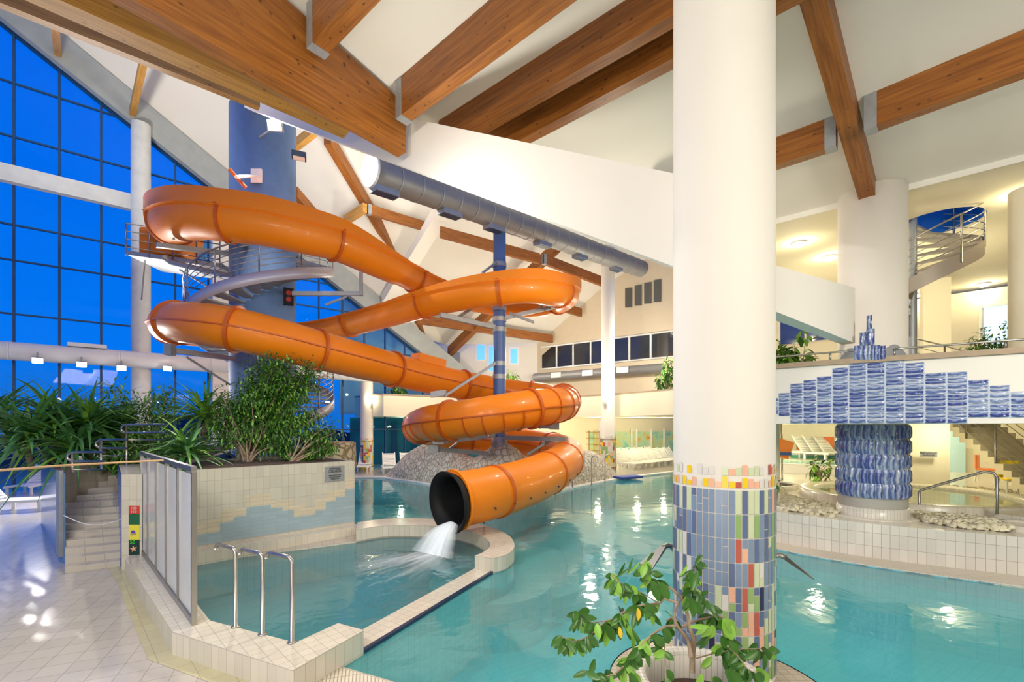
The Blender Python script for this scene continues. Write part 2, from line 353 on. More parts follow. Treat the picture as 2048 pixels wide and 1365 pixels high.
# ---------------------------------------------------------------- plan data
G = Vector((.778, .628, 0)); NN = Vector((-.628, .778, 0))   # along / out of the glass wall
GW = Vector((-18.6, 17.0, 0))
def gw(t, z, o=0): return Vector((GW.x+G.x*t+NN.x*o, GW.y+G.y*t+NN.y*o, z))
def gwt(px):
    r = (px-CX)/F; return (r*GW.y-GW.x)/(G.x-r*G.y)
P1 = Vector((2.22, 4.8, 0)); R1 = .49
P2 = Vector((7.30, 9.23, 0)); R2 = .565

# splash pool curb outline
curb_out = smooth([gp(715, 1045, .25), gp(790, 1037, .25), gp(880, 1039, .25), gp(960, 1049, .25), gp(1012, 1068, .25), gp(1029, 1090, .25), gp(1016, 1108, .25), gp(987, 1117, .25)], 6)
curb_in = smooth([gp(712, 1060, .25), gp(780, 1051, .25), gp(870, 1053, .25), gp(935, 1062, .25), gp(972, 1078, .25), gp(980, 1092, .25), gp(968, 1104, .25), gp(949, 1112, .25)], 6)
so = [Vector((p.x, p.y, 0)) for p in curb_out]
stripR = gp(987, 1143); cornerA = gp(678, 1332)
main_pool = [cornerA, Vector((-1.14, 4.42, 0)), Vector((-.2, 3.6, 0)), Vector((9, 3.0, 0)), Vector((9.5, 5.6, 0))] + \
    smooth([(7.85, 6.98, 0), (6.36, 8.0, 0), (5.23, 9.25, 0), (5.0, 10.6, 0), (5.3, 12, 0), (6, 14, 0)], 5) + \
    [Vector((8, 18, 0)), Vector((10.6, 25.5, 0)), Vector((8.6, 23.9, 0)), Vector((4.8, 20.7, 0))] + \
    smooth([(2.0, 17.4, 0), (.9, 15.7, 0), (-.3, 15.3, 0), (-1.9, 16.6, 0), (-3.37, 18.96, 0), (-6.06, 21.3, 0)], 4) + \
    [Vector((-8.5, 21.4, 0)), Vector((-7.5, 17.5, 0)), Vector((-3.72, 10.6, 0))] + so[1:] + [stripR]
isl_c = (1.95, 4.3); isl_r = 1.0
island = [Vector((isl_c[0]+isl_r*math.cos(a*PI/24), isl_c[1]+isl_r*math.sin(a*PI/24), 0)) for a in range(48)]

# ---------------------------------------------------------------- floor and pools
big = [(-40, -6), (30, -6), (30, 45), (-40, 45)]
spl = [gp(391, 1130), gp(391, 1208), gp(420, 1244), gp(591, 1288), gp(676, 1250), gp(727, 1262), gp(949, 1141)] + [Vector((p.x, p.y, 0)) for p in curb_in[::-1]] + [Vector((-5.76, 8.3, 0))]
mb = MB(); mb.flat([big, main_pool, spl], 0, rot=.42)
fl = struct(mb.build('floor', M_FLOOR), 'cream diagonal tiled pool deck')
# outer ground beyond the glass is the same plate; pool shell
mb = MB(); mb.flat([main_pool], -1.25, 0, True, .55); mb.wall(main_pool, -1.25, -.24, 0, True); mb.wall(main_pool, -.24, 0, 1, True)
n0 = [ (p[0], p[1]) for p in main_pool]
struct(mb.build('pool_basin', [M_POOLF, M_POOLW]), 'turquoise tiled basin of the main pool')
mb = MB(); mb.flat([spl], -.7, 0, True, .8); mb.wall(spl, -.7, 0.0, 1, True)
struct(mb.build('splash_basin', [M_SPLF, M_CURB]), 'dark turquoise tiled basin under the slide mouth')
# underwater steps
c0 = Vector((-.35, 8.5, 0))
def arc(c, r, a0, a1, n=24): return [Vector((c[0]+r*math.cos(a0+(a1-a0)*k/n), c[1]+r*math.sin(a0+(a1-a0)*k/n), 0)) for k in range(n+1)]
mb = MB(); mb.slab(arc((-.4, 8.6), 1.15, 0, 2*PI, 40)[:-1], -1.25, -.45, 0)
mb.slab(arc((-.1, 10.3), 2.0, 0, 2*PI, 48)[:-1], -1.25, -.75, 0)
struct(mb.build('pool_step', [M_POOLL]), 'rounded tiled steps under the water beside the curb')
w = MB(); w.flat([main_pool, island], -.015); tag(w.build('pool_water', M_WATER), 'turquoise water filling the main pool', 'water', kind='stuff')
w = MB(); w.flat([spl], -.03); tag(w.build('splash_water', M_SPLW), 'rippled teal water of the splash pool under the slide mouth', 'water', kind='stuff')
mb = MB(); mb.slab(island, -1.25, 0.0, 0); mb.wall([(isl_c[0]+(isl_r+.012)*math.cos(a*PI/24), isl_c[1]+(isl_r+.012)*math.sin(a*PI/24)) for a in range(48)], -.05, .004, 1, True)
tag(mb.build('pool_island', [tile('island_tile', (.52, .44, .33, 1), (.30, .25, .2, 1), .09, .05, .008), M_NAVY]), 'round tiled island around the foot of the big mosaic pillar', 'island')

# yellow band beside the curb and near grate
yb_in = [gp(247, 1133), gp(262, 1160), gp(343, 1303), gp(580, 1385)]
yb_out = [gp(215, 1135), gp(233, 1165), gp(296, 1320), gp(470, 1385)]
mb = MB(); mb.flat([[p for p in yb_in]+[p for p in yb_out[::-1]]], .003, rot=.785)
struct(mb.build('trim_1', M_YELT), 'yellow tiled band in the deck along the curb')
mb = MB(); mb.flat([[gp(618, 1368), gp(678, 1336), gp(800, 1372), Vector((-1.3, 4.15, 0))]], .004, rot=.3)
struct(mb.build('trim_2', M_GRATE), 'ribbed overflow grate at the near pool corner')

# splash curb
def curb(name, label, outer, inner, z0, z1, cap=True):
    mb = MB()
    poly = outer+inner[::-1]
    a = sum(poly[i].x*poly[(i+1) % len(poly)].y-poly[(i+1) % len(poly)].x*poly[i].y for i in range(len(poly)))
    if a < 0: poly = poly[::-1]
    mb.flat([poly], z1, 1, True, .785); mb.wall(poly, z0, z1, 0, True)
    return tag(mb.build(name, [M_CURB, M_CURBT], bevel=.012), label, 'pool curb')
curb('pool_curb', 'curved cream tiled curb under the slide mouth', curb_out, curb_in, -1.2, .25)
near_out = [gp(250, 1118, .25), gp(345, 1264, .25), gp(586, 1341, .25), gp(728, 1261, .25)]
near_in = [gp(283, 1100, .25), gp(391, 1205, .25), gp(420, 1242, .25), gp(591, 1286, .25), gp(676, 1247, .25)]
curb('pool_curb', 'angular cream tiled curb carrying the glass screen and three rails', near_out, near_in, -.65, .25)
strip = [gp(727, 1262), gp(949, 1140), gp(987, 1143), gp(752, 1287), cornerA+Vector((.03, 0, 0)), gp(700, 1290)]
mb = MB(); mb.slab([Vector((p.x, p.y, 0)) for p in strip], -1.2, .02, 0, rot=-.55)
e1, e2 = gp(987, 1143), cornerA; d = (e2-e1)
mb.beam(e1+Vector((.01, -.01, -.03)), e2+Vector((.01, -.01, -.03)), .05, .055, m=1)
tag(mb.build('overflow_sill', [M_CURBT, M_NAVY]), 'low tiled overflow sill with a navy edge between splash pool and main pool', 'pool sill')

# three grab rails on the near curb
for i, (bx, by, tx, ty, ex, ey, lab) in enumerate([(471, 1255, 471, 1098, 405, 1120, 'stainless grab rail on the curb, nearest the glass screen'), (525, 1270, 525, 1108, 460, 1132, 'stainless grab rail on the curb, middle of the three'), (584, 1286, 584, 1116, 522, 1141, 'stainless grab rail on the curb, nearest the curb corner')]):
    b = gp(bx, by, .25); t = at(tx, ty, b.y); en = Vector((b.x-.30-.02*i, b.y+.18, t.z-.0))
    hh = t.z; d = (Vector((en.x, en.y, hh))-Vector((b.x, b.y, hh))).normalized()
    en = Vector((b.x, b.y, hh))+d*.36
    pts = [b, Vector((b.x, b.y, hh-.08)), Vector((b.x, b.y, hh-.03))+d*.012, Vector((b.x, b.y, hh))+d*.05, en, en+d*.045+Vector((0, 0, -.02)), en+d*.055+Vector((0, 0, -.06))]
    m_ = MB(); m_.tube(pts, .022, 12)
    r = thing('grab_rail', lab, 'grab rail', b, 'grab rails on the splash pool curb')
    m_.build('rail_bar', M_STEEL, r)
    MB().lathe([(.0, .25), (.045, .25), (.045, .262), (.0, .262)], (b.x, b.y), 16).build('base_flange', M_STEEL, r)

# glass screen on the curb
A, B = gp(388, 1250, .25), gp(283, 1105, .25); top = 1.97
A = Vector((A.x, A.y, .25)); B = Vector((B.x, B.y, .25)); dd = (B-A); L = dd.length; dv = dd/L
fs = thing('glass_screen', 'five panel frosted glass screen in a steel frame on the curb', 'screen', (A+B)/2)
m_ = MB(); m_.beam(A, B, .05, .07); m_.build('bottom_rail', M_STEEL, fs)
m_ = MB(); m_.beam(A+Vector((0, 0, top-.25)), B+Vector((0, 0, top-.25)), .05, .06); m_.build('top_rail', M_STEEL, fs)
M_FROST = mat('frosted_glass', (.84, .86, .86, 1), .18, 0, .06, 1.5, spec=.6)
M_FROST.node_tree.nodes['Principled BSDF'].inputs['Transmission Weight'].default_value = .35
M_FROST.node_tree.nodes['Principled BSDF'].inputs['Alpha'].default_value = .93
for k in range(6):
    p = A+dv*L*k/5; m_ = MB(); m_.box(p+Vector((0, 0, (top-.25)/2)), (.06 if k in (0, 5) else .04, .05, top-.25), math.atan2(dv.y, dv.x)); m_.build('post', M_STEEL, fs)
for k in range(5):
    p = A+dv*L*(k+.5)/5; m_ = MB(); m_.box(p+Vector((0, 0, (top-.25)/2+.02)), (L/5-.05, .012, top-.25-.12), math.atan2(dv.y, dv.x)); m_.build('pane', M_FROST, fs)

# ---------------------------------------------------------------- planter wall behind the splash pool
A, B = Vector((-5.90, 8.38, 0)), Vector((-3.66, 10.58, 0)); u = (B-A).normalized(); v = Vector((-u.y, u.x, 0)); LP = (B-A).length
pw = thing('planter', 'long cream tiled planter wall with pale blue wave pattern behind the splash pool', 'planter', A)
TH = 1.66
mb = MB(); c4 = [A, B, B+v*3.6, A+v*2.2]
mb.slab(c4, -.7, TH, 1, 0, math.atan2(u.y, u.x)); mb.build('body', [M_PLT, M_CURBT], pw)
# wave mosaic: flat courses, stepped profile (units of 0.24 m x 0.08 m)
cream_low = [0, 1, 1, 3, 4, 5, 6, 5, 4, 3, 2, 3, 4, 6, 6]
mb = MB(); ncol = int(LP/.21)
prof = []
for k in range(ncol):
    t = k/ncol; prof.append(2+round(2.2*(1+math.sin(t*10.5-1.9)) + (1.5 if t > .9 else 0) + t*1.6))
for k in range(ncol):
    x0, x1 = k*LP/ncol, (k+1)*LP/ncol; zt = .30+prof[k]*.08
    for lo, hi, m in ((.25, zt, 0), (zt, zt+(.24 if k % 3 else .16), 1)):
        a, b = A+u*x0-v*.004, A+u*x1-v*.004
        mb.poly([Vector((a.x, a.y, lo)), Vector((b.x, b.y, lo)), Vector((b.x, b.y, hi)), Vector((a.x, a.y, hi))], m, [(x0, lo), (x1, lo), (x1, hi), (x0, hi)])
mb.build('wave_mosaic', [M_PLTB, M_PLTC], pw)
mb = MB(); mb.slab([A-v*.34-u*.2, B-v*.3, B, A-u*.2], -.65, .2, 1, 0, math.atan2(u.y, u.x)); mb.build('ledge', [M_CURB, M_CURBT], pw)
mb = MB(); mb.slab([A+u*.15+v*.15, B-u*.15+v*.15, B-u*.15+v*3.4, A+u*.15+v*2.0], TH-.02, TH+.012, 0); mb.build('soil', M_SOIL, pw)
# notice plate
s0 = vpl(650, 934, A, B); s1 = vpl(688, 961, A, B)
c = (s0+s1)/2-v*.012; nt_ = thing('notice_plate', 'small grey metal notice plate with lines of lettering on the planter wall', 'sign', c)
def rotm(xa, up=Z3):
    xa = xa.normalized(); n = xa.cross(up).normalized(); return Matrix((xa, n, up)).transposed()
mb = MB(); hw = (Vector((s1.x, s1.y, 0))-Vector((s0.x, s0.y, 0))).length; hh = abs(s0.z-s1.z)
mb.box(c, (hw, .012, hh), M=Matrix((u, v, Z3)).transposed()); mb.build('plate', M_GALV, nt_)
def text(txt, name, loc, size, xa, up, material, parent=None, align='CENTER', ext=.002):
    cu = bpy.data.curves.new(name, 'FONT'); cu.body = txt; cu.size = size; cu.align_x = align; cu.align_y = 'CENTER'; cu.extrude = ext
    o = bpy.data.objects.new(name, cu); COL.objects.link(o)
    xa = xa.normalized(); up = up.normalized(); n = xa.cross(up)
    M = Matrix((xa, up, n)).transposed().to_4x4(); M.translation = Vector(loc)
    dg = bpy.context.evaluated_depsgraph_get(); me = bpy.data.meshes.new_from_object(o.evaluated_get(dg)); bpy.data.objects.remove(o)
    off = Vector((0, 0, 0)); q = parent
    while q is not None: off += q.location; q = q.parent
    me.transform(Matrix.Translation(-off) @ M); me.materials.clear(); me.materials.append(material)
    o = bpy.data.objects.new(name, me); COL.objects.link(o)
    if parent: o.parent = parent
    return o
M_INK = mat('black_ink', (.02, .02, .02, 1), .6)
LN = ['PREPOVEDAN', 'SKOK V BAZEN', 'Z ROBA BAZENA', '', 'SPRINGEN VOM', 'BECKENRAND', 'VERBOTEN']
text('\n'.join(LN), 'lettering', c-v*.009, hh/8.5, u, Z3, M_INK, nt_)

# ---------------------------------------------------------------- measuring post + stairs on the left
st = thing('tiled_steps', 'tiled steps climbing beside the height chart wall', 'steps', gp(190, 1140))
N = 8; Lf, Rg = gp(130, 1148), gp(241, 1134)
bk = Vector((-.70, .714, 0))*.24
for k in range(13):
    z1 = .105*(k+1)
    if k < 8:
        a, b = Lf+bk*k, Rg+bk*k+Vector((.02*k, 0, 0))
    else:
        f = (k-8); a = Lf+bk*8+Vector((-.03, .27, 0))*f; b = Rg+bk*8+Vector((-.20, .24, 0))*f
    a2, b2 = a+bk*2.2, b+bk*2.2
    if k >= 8: a2, b2 = a+Vector((.3, .95, 0)), b+Vector((.25, .9, 0))
    mb = MB(); mb.slab([a, b, b2, a2], 0 if k < 8 else z1-.5, z1-.0, 0, rot=math.atan2((b-a).y, (b-a).x))
    nose = MB()
    o = mb.build('step', M_STEP, st, bevel=.012)
# left side wall of stairs (blue glazed, steel framed end)
a, b = gp(86, 1140) if False else at(84, 1130, 7.9), at(132, 1130, 7.45)
lw = thing('stair_wall', 'blue tiled plant bed wall left of the steps with a steel edged end', 'wall', (-9, 10, 0))
M_BLUET = tile('blue_glazed_tile', (.10, .26, .52, 1), (.05, .14, .30, 1), .12, .24, .006, .12)
M_STW = tile('stair_wall_tile', (.60, .55, .46, 1), (.34, .31, .27, 1), .24, .24, .006, .25)
n1, n2 = Vector((-7.99, 8.14, 0)), Vector((-8.27, 8.3, 0)); i1_, i2_, i3_ = Vector((-9.55, 9.75, 0)), Vector((-9.5, 11.2, 0)), Vector((-8.2, 12.6, 0))
Pa = n1; inner = smooth([n1, i1_, i2_, i3_], 5)
mb = MB(); mb.slab([n2]+inner+[Vector((-9.0, 14.6, 0)), Vector((-12.5, 14.2, 0)), Vector((-11.9, 11.5, 0))], 0, 1.64, 1, 0); mb.build('body', [M_BLUET, M_SOIL], lw)
mb = MB(); mb.wall([p+Vector((.012, -.012, 0)) for p in inner], 0, 1.66, 0); mb.build('inner_face', M_STW, lw)
mb = MB(); q = (n1+n2)/2+Vector((-.01, -.03, 0)); mb.box(q+Vector((0, 0, .9)), (.13, .06, 1.55), -.5); mb.build('edge_post', M_GALV, lw)
# right wall with height chart
q0 = gp(283, 1105, .25); fr0 = vpl(247, 1105, (-6.75, 7.72), (-6.4, 8.0))
E0 = Vector((-7.02, 7.95, 0)); E1 = Vector((-6.56, 8.04, 0))
pr = [hpl(243, (-6.9, 7.80), (-6.5, 7.86), 0), hpl(284, (-6.9, 7.80), (-6.5, 7.86), 0)]
rw = thing('chart_wall', 'narrow tiled pier between the steps and the glass screen', 'pier', pr[0])
bd = Vector((-.62, .78, 0))
mb = MB(); zt = EYE-(950-HY)/F*7.82
mb.slab([pr[0], pr[1], pr[1]+bd*2.6, pr[0]+bd*2.6-Vector((.15, .05, 0))], 0, zt, 1, 0); mb.build('body', [M_PLT, M_CURBT], rw)
mb = MB(); sd = [pr[0]-Vector((.006, .004, 0)), pr[0]+bd*2.6-Vector((.17, .05, 0))]; mb.wall(sd[::-1], 0, zt, 0); mb.build('blue_side', mat('blue_glazed_side', srgb(70, 120, 205), .25, 0, .2, 3), rw)
cx = thing('height_chart', 'colourful height chart with 120, 110 and 50 marks and a starfish on the pier', 'height chart', hpl(268, pr[0], pr[1], .3))
xd = (pr[1]-pr[0]).normalized(); nd = Vector((xd.y, -xd.x, 0))
def chart(y0, y1, m, name, x0=258, x1=279.5, off=.006):
    P = [vpl(x, y, pr[0], pr[1])+nd*off for x, y in ((x0, y1), (x1, y1), (x1, y0), (x0, y0))]
    Q = [p-nd*.005 for p in P]
    b = MB(); b.hexa([P[0], P[1], Q[1], Q[0]], [P[3], P[2], Q[2], Q[3]]); return b.build(name, m, cx)
chart(1012, 1028, mat('chart_red', srgb(200, 60, 45), .3), 'red_panel')
chart(1028, 1050, mat('chart_green', srgb(20, 95, 60), .3, var=.3, scale=20), 'green_panel')
chart(1050, 1080, mat('chart_yellow', srgb(225, 215, 70), .3), 'yellow_panel')
chart(1080, 1111, mat('chart_dark_green', srgb(8, 52, 45), .3), 'dark_panel')
def ctext(t, px, py, s, m): text(t, 'numeral', vpl(px, py, pr[0], pr[1])+nd*.012, s, xd, Z3, m, cx)
M_PALE = mat('pale_print', srgb(225, 205, 190), .5); M_LIME = mat('lime_print', srgb(70, 220, 60), .5)
ctext('120', 268.5, 1017, .062, M_PALE); ctext('110', 268.5, 1024.3, .062, M_PALE); ctext('50', 266, 1085, .085, M_LIME)
cc = vpl(268, 1098, pr[0], pr[1])+nd*.012; mb = MB(); pts = []
for k in range(10):
    r_ = .062 if k % 2 == 0 else .024; a_ = PI/2+k*PI/5+.2; pts.append(cc+xd*r_*math.cos(a_)+Z3*r_*math.sin(a_))
mb.poly(pts); [mb.poly([pts[k], pts[(k+1) % 10], pts[(k+1) % 10]-nd*.004, pts[k]-nd*.004]) for k in range(10)]
mb.build('starfish', mat('starfish_pink', srgb(225, 165, 140), .5), cx)
cc = vpl(267, 1064, pr[0], pr[1])+nd*.012; mb = MB()
for k in range(5): mb.tube([cc+xd*(-.03+.014*k), cc+xd*(-.035+.018*k)-Z3*.03, cc+xd*(-.04+.022*k)-Z3*.06], .003, 5)
pts = [cc+xd*.034*math.cos(k*PI/8)+Z3*.026*math.sin(k*PI/8) for k in range(16)]; mb.poly(pts)
mb.build('jellyfish', mat('jelly_violet', srgb(95, 70, 190), .5), cx)
# rope chain across the steps
a, b = vpl(128, 1046, (-7.7, 7.4), (-6.9, 7.7)), vpl(258, 1037, (-7.7, 7.4), (-6.9, 7.7))
a = Vector((Pa.x+.02, Pa.y-.05, EYE-196/F*7.5)); b = Vector((pr[0].x, pr[0].y-.02, EYE-190/F*7.8))
pts = [a.lerp(b, k/16)-Z3*.13*math.sin(PI*k/16) for k in range(17)]
tag(MB().tube(pts, .007, 6).build('barrier_rope', mat('white_rope', (.7, .72, .72, 1), .7)), 'thin white rope slung across the tiled steps', 'rope')
# brown handrail line crossing the top left
tag(MB().tube([at(-60, 946, 3.0), at(120, 932, 4.2), at(326, 921, 5.2)], .011, 6).build('hanging_cable', M_ROPE), 'brown cord stretched across the left edge in front of the steps', 'cord')

# ---------------------------------------------------------------- glass curtain wall
W1 = bpy.data.objects.new('window_1', None); COL.objects.link(W1); W1['kind'] = 'structure'; W1['label'] = 'tall gabled glass wall with blue frames'; W1.location = gw(0, 0)
def rake(t): return 17.35-.622*t
T0, T1_ = -6, 24
mb = MB(); 
mb.poly([gw(T0, 0), gw(T1_, 0), gw(T1_, rake(T1_)), gw(T0, rake(T0))]); mb.build('glass', M_GLASS, W1)
t = -4.84+.0
while t < 23:
    zt = rake(t)-.2; m_ = MB(); m_.box(gw(t, zt/2, -.05), (.07, .12, zt), math.atan2(G.y, G.x)); m_.build('mullion', M_BLUEFR, W1); t += 1.21
for z in (15.2, 13.2, 9.92, 8.6, 6.6, 2.2):
    te = (17.3-z)/.622; te = min(te, T1_); m_ = MB(); m_.beam(gw(T0, z, -.05), gw(te, z, -.05), .10, .06); m_.build('transom', M_BLUEFR, W1)
m_ = MB(); m_.beam(gw(T0, rake(T0)-.35, -.02), gw(T1_, rake(T1_)-.35, -.02), .12, .35); m_.build('rake_frame', M_BLUEFR, W1)
rb = MB(); rb.beam(gw(T0, rake(T0)-.25, -.35), gw(22, rake(22)-.25, -.35), .35, 1.25); tag(rb.build('rake_beam', M_CONC), 'long grey sloping concrete beam along the top of the glass wall', 'beam')
rb = MB(); rb.beam(gw(T0, 11.35, -.45), gw(gwt(283), 11.35, -.45), .3, .62); tag(rb.build('tie_beam', M_CONCL), 'pale concrete tie beam across the glass wall at upper left', 'beam')
c = gw(gwt(282), 0, -.55); rb = MB(); rb.lathe([(.33, 0), (.33, rake(gwt(282))-.1)], (c.x, c.y), 24); tag(rb.build('pillar', M_CONCL), 'round pale concrete pillar in front of the glass wall at left', 'pillar')
c = gw(gwt(440), 0, -.6); rb = MB(); rb.box((c.x, c.y, 6.4), (.75, .75, 12.8), .68); tag(rb.build('pillar', M_PLAST), 'square white pillar behind the orange slide start', 'pillar')
# gable duct
pts = [gw(t_, 5.15, -.9) for t_ in range(-6, 21, 2)]
dk = thing('air_duct', 'long white round air duct along the glass wall', 'duct', gw(0, 4.8, -.9))
MB().tube(pts, .33, 20).build('pipe', M_DUCTW, dk)
for t_ in (-3, 0, 3, 6, 9, 12, 15): MB().tube([gw(t_, 5.15, -.9), gw(t_+.06, 5.15, -.9)], .345, 20).build('joint_ring', M_DUCTW, dk)
MB().box(gw(gwt(180), 5.55, -.9), (1.1, .4, .14), math.atan2(G.y, G.x)).build('damper_box', M_DUCTW, dk)
# flood lights under the duct
for i, (px, py, lab) in enumerate([(75, 722, 'leftmost bright floodlight below the white duct'), (163, 730, 'bright floodlight below the white duct, second from left'), (243, 737, 'bright floodlight below the white duct, third from left'), (335, 738, 'bright floodlight below the white duct, nearest the slide')]):
    t_ = gwt(px); Yd = gw(t_, 0, -1.3).y; p = at(px, py, Yd); tg = Vector((-4.5, 5, 0)); dr = (tg-p).normalized()
    f_ = thing('floodlight', lab, 'floodlight', p, 'floodlights below the duct on the glass wall')
    R = dr.to_track_quat('-Y', 'Z').to_matrix()
    m_ = MB(); m_.box(p-dr*.09, (.30, .14, .22), M=R); m_.build('housing', M_GALV, f_, bevel=.01)
    m_ = MB(); m_.box(p-dr*.012, (.25, .012, .17), M=R); m_.build('lens', M_FLOOD, f_)
    m_ = MB(); m_.tube([p-dr*.1, p-dr*.1+Z3*.28], .02, 6); m_.build('bracket', M_GALV, f_)
    lamp('SPOT', 'flood_beam', p+dr*.1, 900, (1, .97, .93), .08, tg+Vector((-2+1.4*i, 0, 0)), spot=2.2)

# ---------------------------------------------------------------- roofs
qv = Vector((.653, .757, 0)); wv = Vector((-.757, .653, 0))
YA = 8.27; Apt = at(784, 197, YA); qA = qv.dot(Vector((Apt.x, Apt.y, 0)))
def zc(p): return Apt.z-.18*(qv.x*p[0]+qv.y*p[1]-qA)
Ept = Vector((7.30, 9.23, 0)); qE = qv.dot(Ept)
BL0, BL1 = (2.22, 4.8), (-1.98, 8.5)                       # plan line of the band beam
def bandp(px, py): return vpl(px, py, BL0, BL1)
# band
t0_, t1_ = bandp(470, 163), bandp(1400, 358); b0_, b1_ = bandp(470, 208), bandp(1400, 553)
bn = Vector((3.2, 4.08, 0)).normalized()*.22
mb = MB(); mb.hexa([b0_, b1_, b1_+bn, b0_+bn], [t0_, t1_, t1_+bn, t0_+bn]); tag(mb.build('rake_beam', M_PLAST), 'broad white sloping concrete beam running down to the big pillar', 'beam')
t0_, t1_ = vpl(1500, 517, P1, P2), vpl(1710, 576, P1, P2); b0_, b1_ = vpl(1500, 603, P1, P2), vpl(1710, 687, P1, P2)
bn2 = Vector((-.64, .77, 0))*.2
mb = MB(); mb.hexa([b0_, b1_, b1_+bn2, b0_+bn2], [t0_, t1_, t1_+bn2, t0_+bn2]); tag(mb.build('rake_beam', M_PLAST), 'white sloping concrete beam between the big pillar and the pillar with the blue tiles', 'beam')
# near ceiling: everything on the camera side of the band and E line
bandfar = Vector((-7.49, 12.4, 0))
def czp(px, py):
    r0 = Vector(((px-CX)/F, 1, (HY-py)/F)); k_ = Apt.z+.18*qA-EYE; Y = k_/(r0.z+.18*(qv.x*r0.x+qv.y)); return Vector((r0.x*Y, Y, 0))
nearc = [czp(1440, 440), czp(1345, 420), czp(812, 275), czp(640, 205), Vector((-11, 2, 0)), Vector((-12, -6, 0)), Vector((16, -6, 0)), Ept-wv*9, Ept+wv*3.0]
# the part between band and gallery opens up to the main roof line behind the pillar
mb = MB(); mb.flat([nearc], zc, 0, False); struct(mb.build('ceiling', M_CEIL), 'pale sloping plaster ceiling over the near side')
# gallery flat ceiling
zg = 7.13
ee0, ee1 = Ept-wv*9, Ept+wv*3.4
struct(MB().wall([ee0, ee1], zg-.06, zg+.5).build('trim_4', M_CEIL))
gal = [Ept-wv*9, Ept+wv*2.8, Ept+wv*3.4+Vector((1.5, 1.2, 0)), Vector((9.0, 21.8, 0)), Vector((22, 12, 0)), Vector((24, 0, 0))]
hole_c = at(1878, 444, 10.1); hc = Vector((9.75, 10.45, 0)); HR = .80
hole = [(hc.x+HR*math.cos(a*PI/16), hc.y+HR*math.sin(a*PI/16)) for a in range(32)]
mb = MB(); mb.flat([gal, hole], zg, 0, False); struct(mb.build('ceiling', M_CREAM), 'flat cream ceiling over the upper gallery')
mb = MB(); mb.wall(hole, zg, zg+1.3, 0, True, True); struct(mb.build('trim_3', mat('blue_shaft_paint', srgb(0, 100, 190), .5)), 'blue painted ring of the round ceiling opening')
mb = MB(); mb.flat([[(hc.x-2, hc.y-2), (hc.x+2, hc.y-2), (hc.x+2, hc.y+2), (hc.x-2, hc.y+2)]], zg+1.3, 0, False); struct(mb.build('skylight', emis('skylight_glow', srgb(110, 190, 240), .9)), 'bright blue skylight pane above the round opening')
# main hall roof facets (pixel, depth) -> world
F_A = gw(-6, rake(-6)+.75); F_B = gw(gwt(830), rake(gwt(830))+.75)
K = at(890, 690, 30); T1v = at(660, 270, 19.5); T2v = at(1130, 455, 24); T3v = at(1000, 330, 19)
Wa, Wb, Wc = at(1083, 686, 31), at(1215, 575, 28.3), at(1350, 478, 25.5)
Wd = at(1480, 380, 23.5)
F_C = F_A-NN*16; X1 = at(560, 60, 13.5)
mb = MB()
for tri in [(F_A, F_B, T1v), (F_B, K, T1v), (F_A, T1v, X1), (F_A, X1, F_C), (K, T2v, T1v), (T1v, T2v, T3v), (T1v, T3v, X1), (K, Wa, T2v), (Wa, Wb, T2v), (Wb, Wc, T2v), (Wc, Wd, T2v), (T2v, Wd, T3v), (X1, T3v, at(1200, 200, 13)), (T3v, Wd, at(1200, 200, 13)), (Wd, at(1500, 200, 16), at(1200, 200, 13)), (X1, at(1200, 200, 13), F_C)]:
    mb.poly(tri)
struct(mb.build('ceiling', M_CEIL), 'white faceted plaster roof over the slide hall')

# wooden beams
beams = []
def wbeam(a, b, w, h, label, h2=None, m=None, side=0.0, shoe=(), group='glued wooden roof beams', zoff=0):
    r = thing('wooden_beam', label, 'beam', (a+b)/2, group)
    mb = MB(); mb.beam(a, b, w, h, h2, side=side); mb.build('timber', m or M_WOOD, r)
    d_ = (b-a).normalized()
    for e_ in shoe:
        p = a if e_ == 0 else b; q = p+d_*(.16 if e_ == 0 else -.16); s_ = MB(); s_.beam(p-Z3*.012, q-Z3*.012, w+.02, h*.98+.02 if e_ == 0 else (h2 or h)*.98, side=side*w/(w+.02)); s_.build('steel_shoe', M_GALV, r)
    return r
# main beam: right bottom edge through (812,305) and (270,0), horizontal
e = at(812, 305, YA); yn = F*(e.z-EYE)/HY; nr = Vector(((270-CX)/F*yn, yn, e.z)); dm = (nr-e)
wbeam(e, e+dm*1.9, .24, .86, 'biggest glued beam, ending at the white sloping beam', h2=2.2, side=-.5 if False else .5)
mbn = dm.normalized(); side = dm.cross(Z3).normalized()
# neighbours further left
def hb(x0, y0, Y0, x1, y1, w, h, label, m=None, ext=1.8, h2=None):
    e = at(x0, y0, Y0); y_ = F*(e.z-EYE)/(HY-y1); n_ = Vector(((x1-CX)/F*y_, y_, e.z)); return wbeam(e, e+(n_-e)*ext, w, h, label, h2=h2, m=m, side=.5)
hb(700, 262, 9.2, 120, 0, .34, .45, 'olive tinted wooden beam just left of the biggest beam', M_WOODY)
hb(520, 214, 9.9, 0, 5, .16, .5, 'outermost thin yellow wooden beam above the blue glass', M_WOODY)
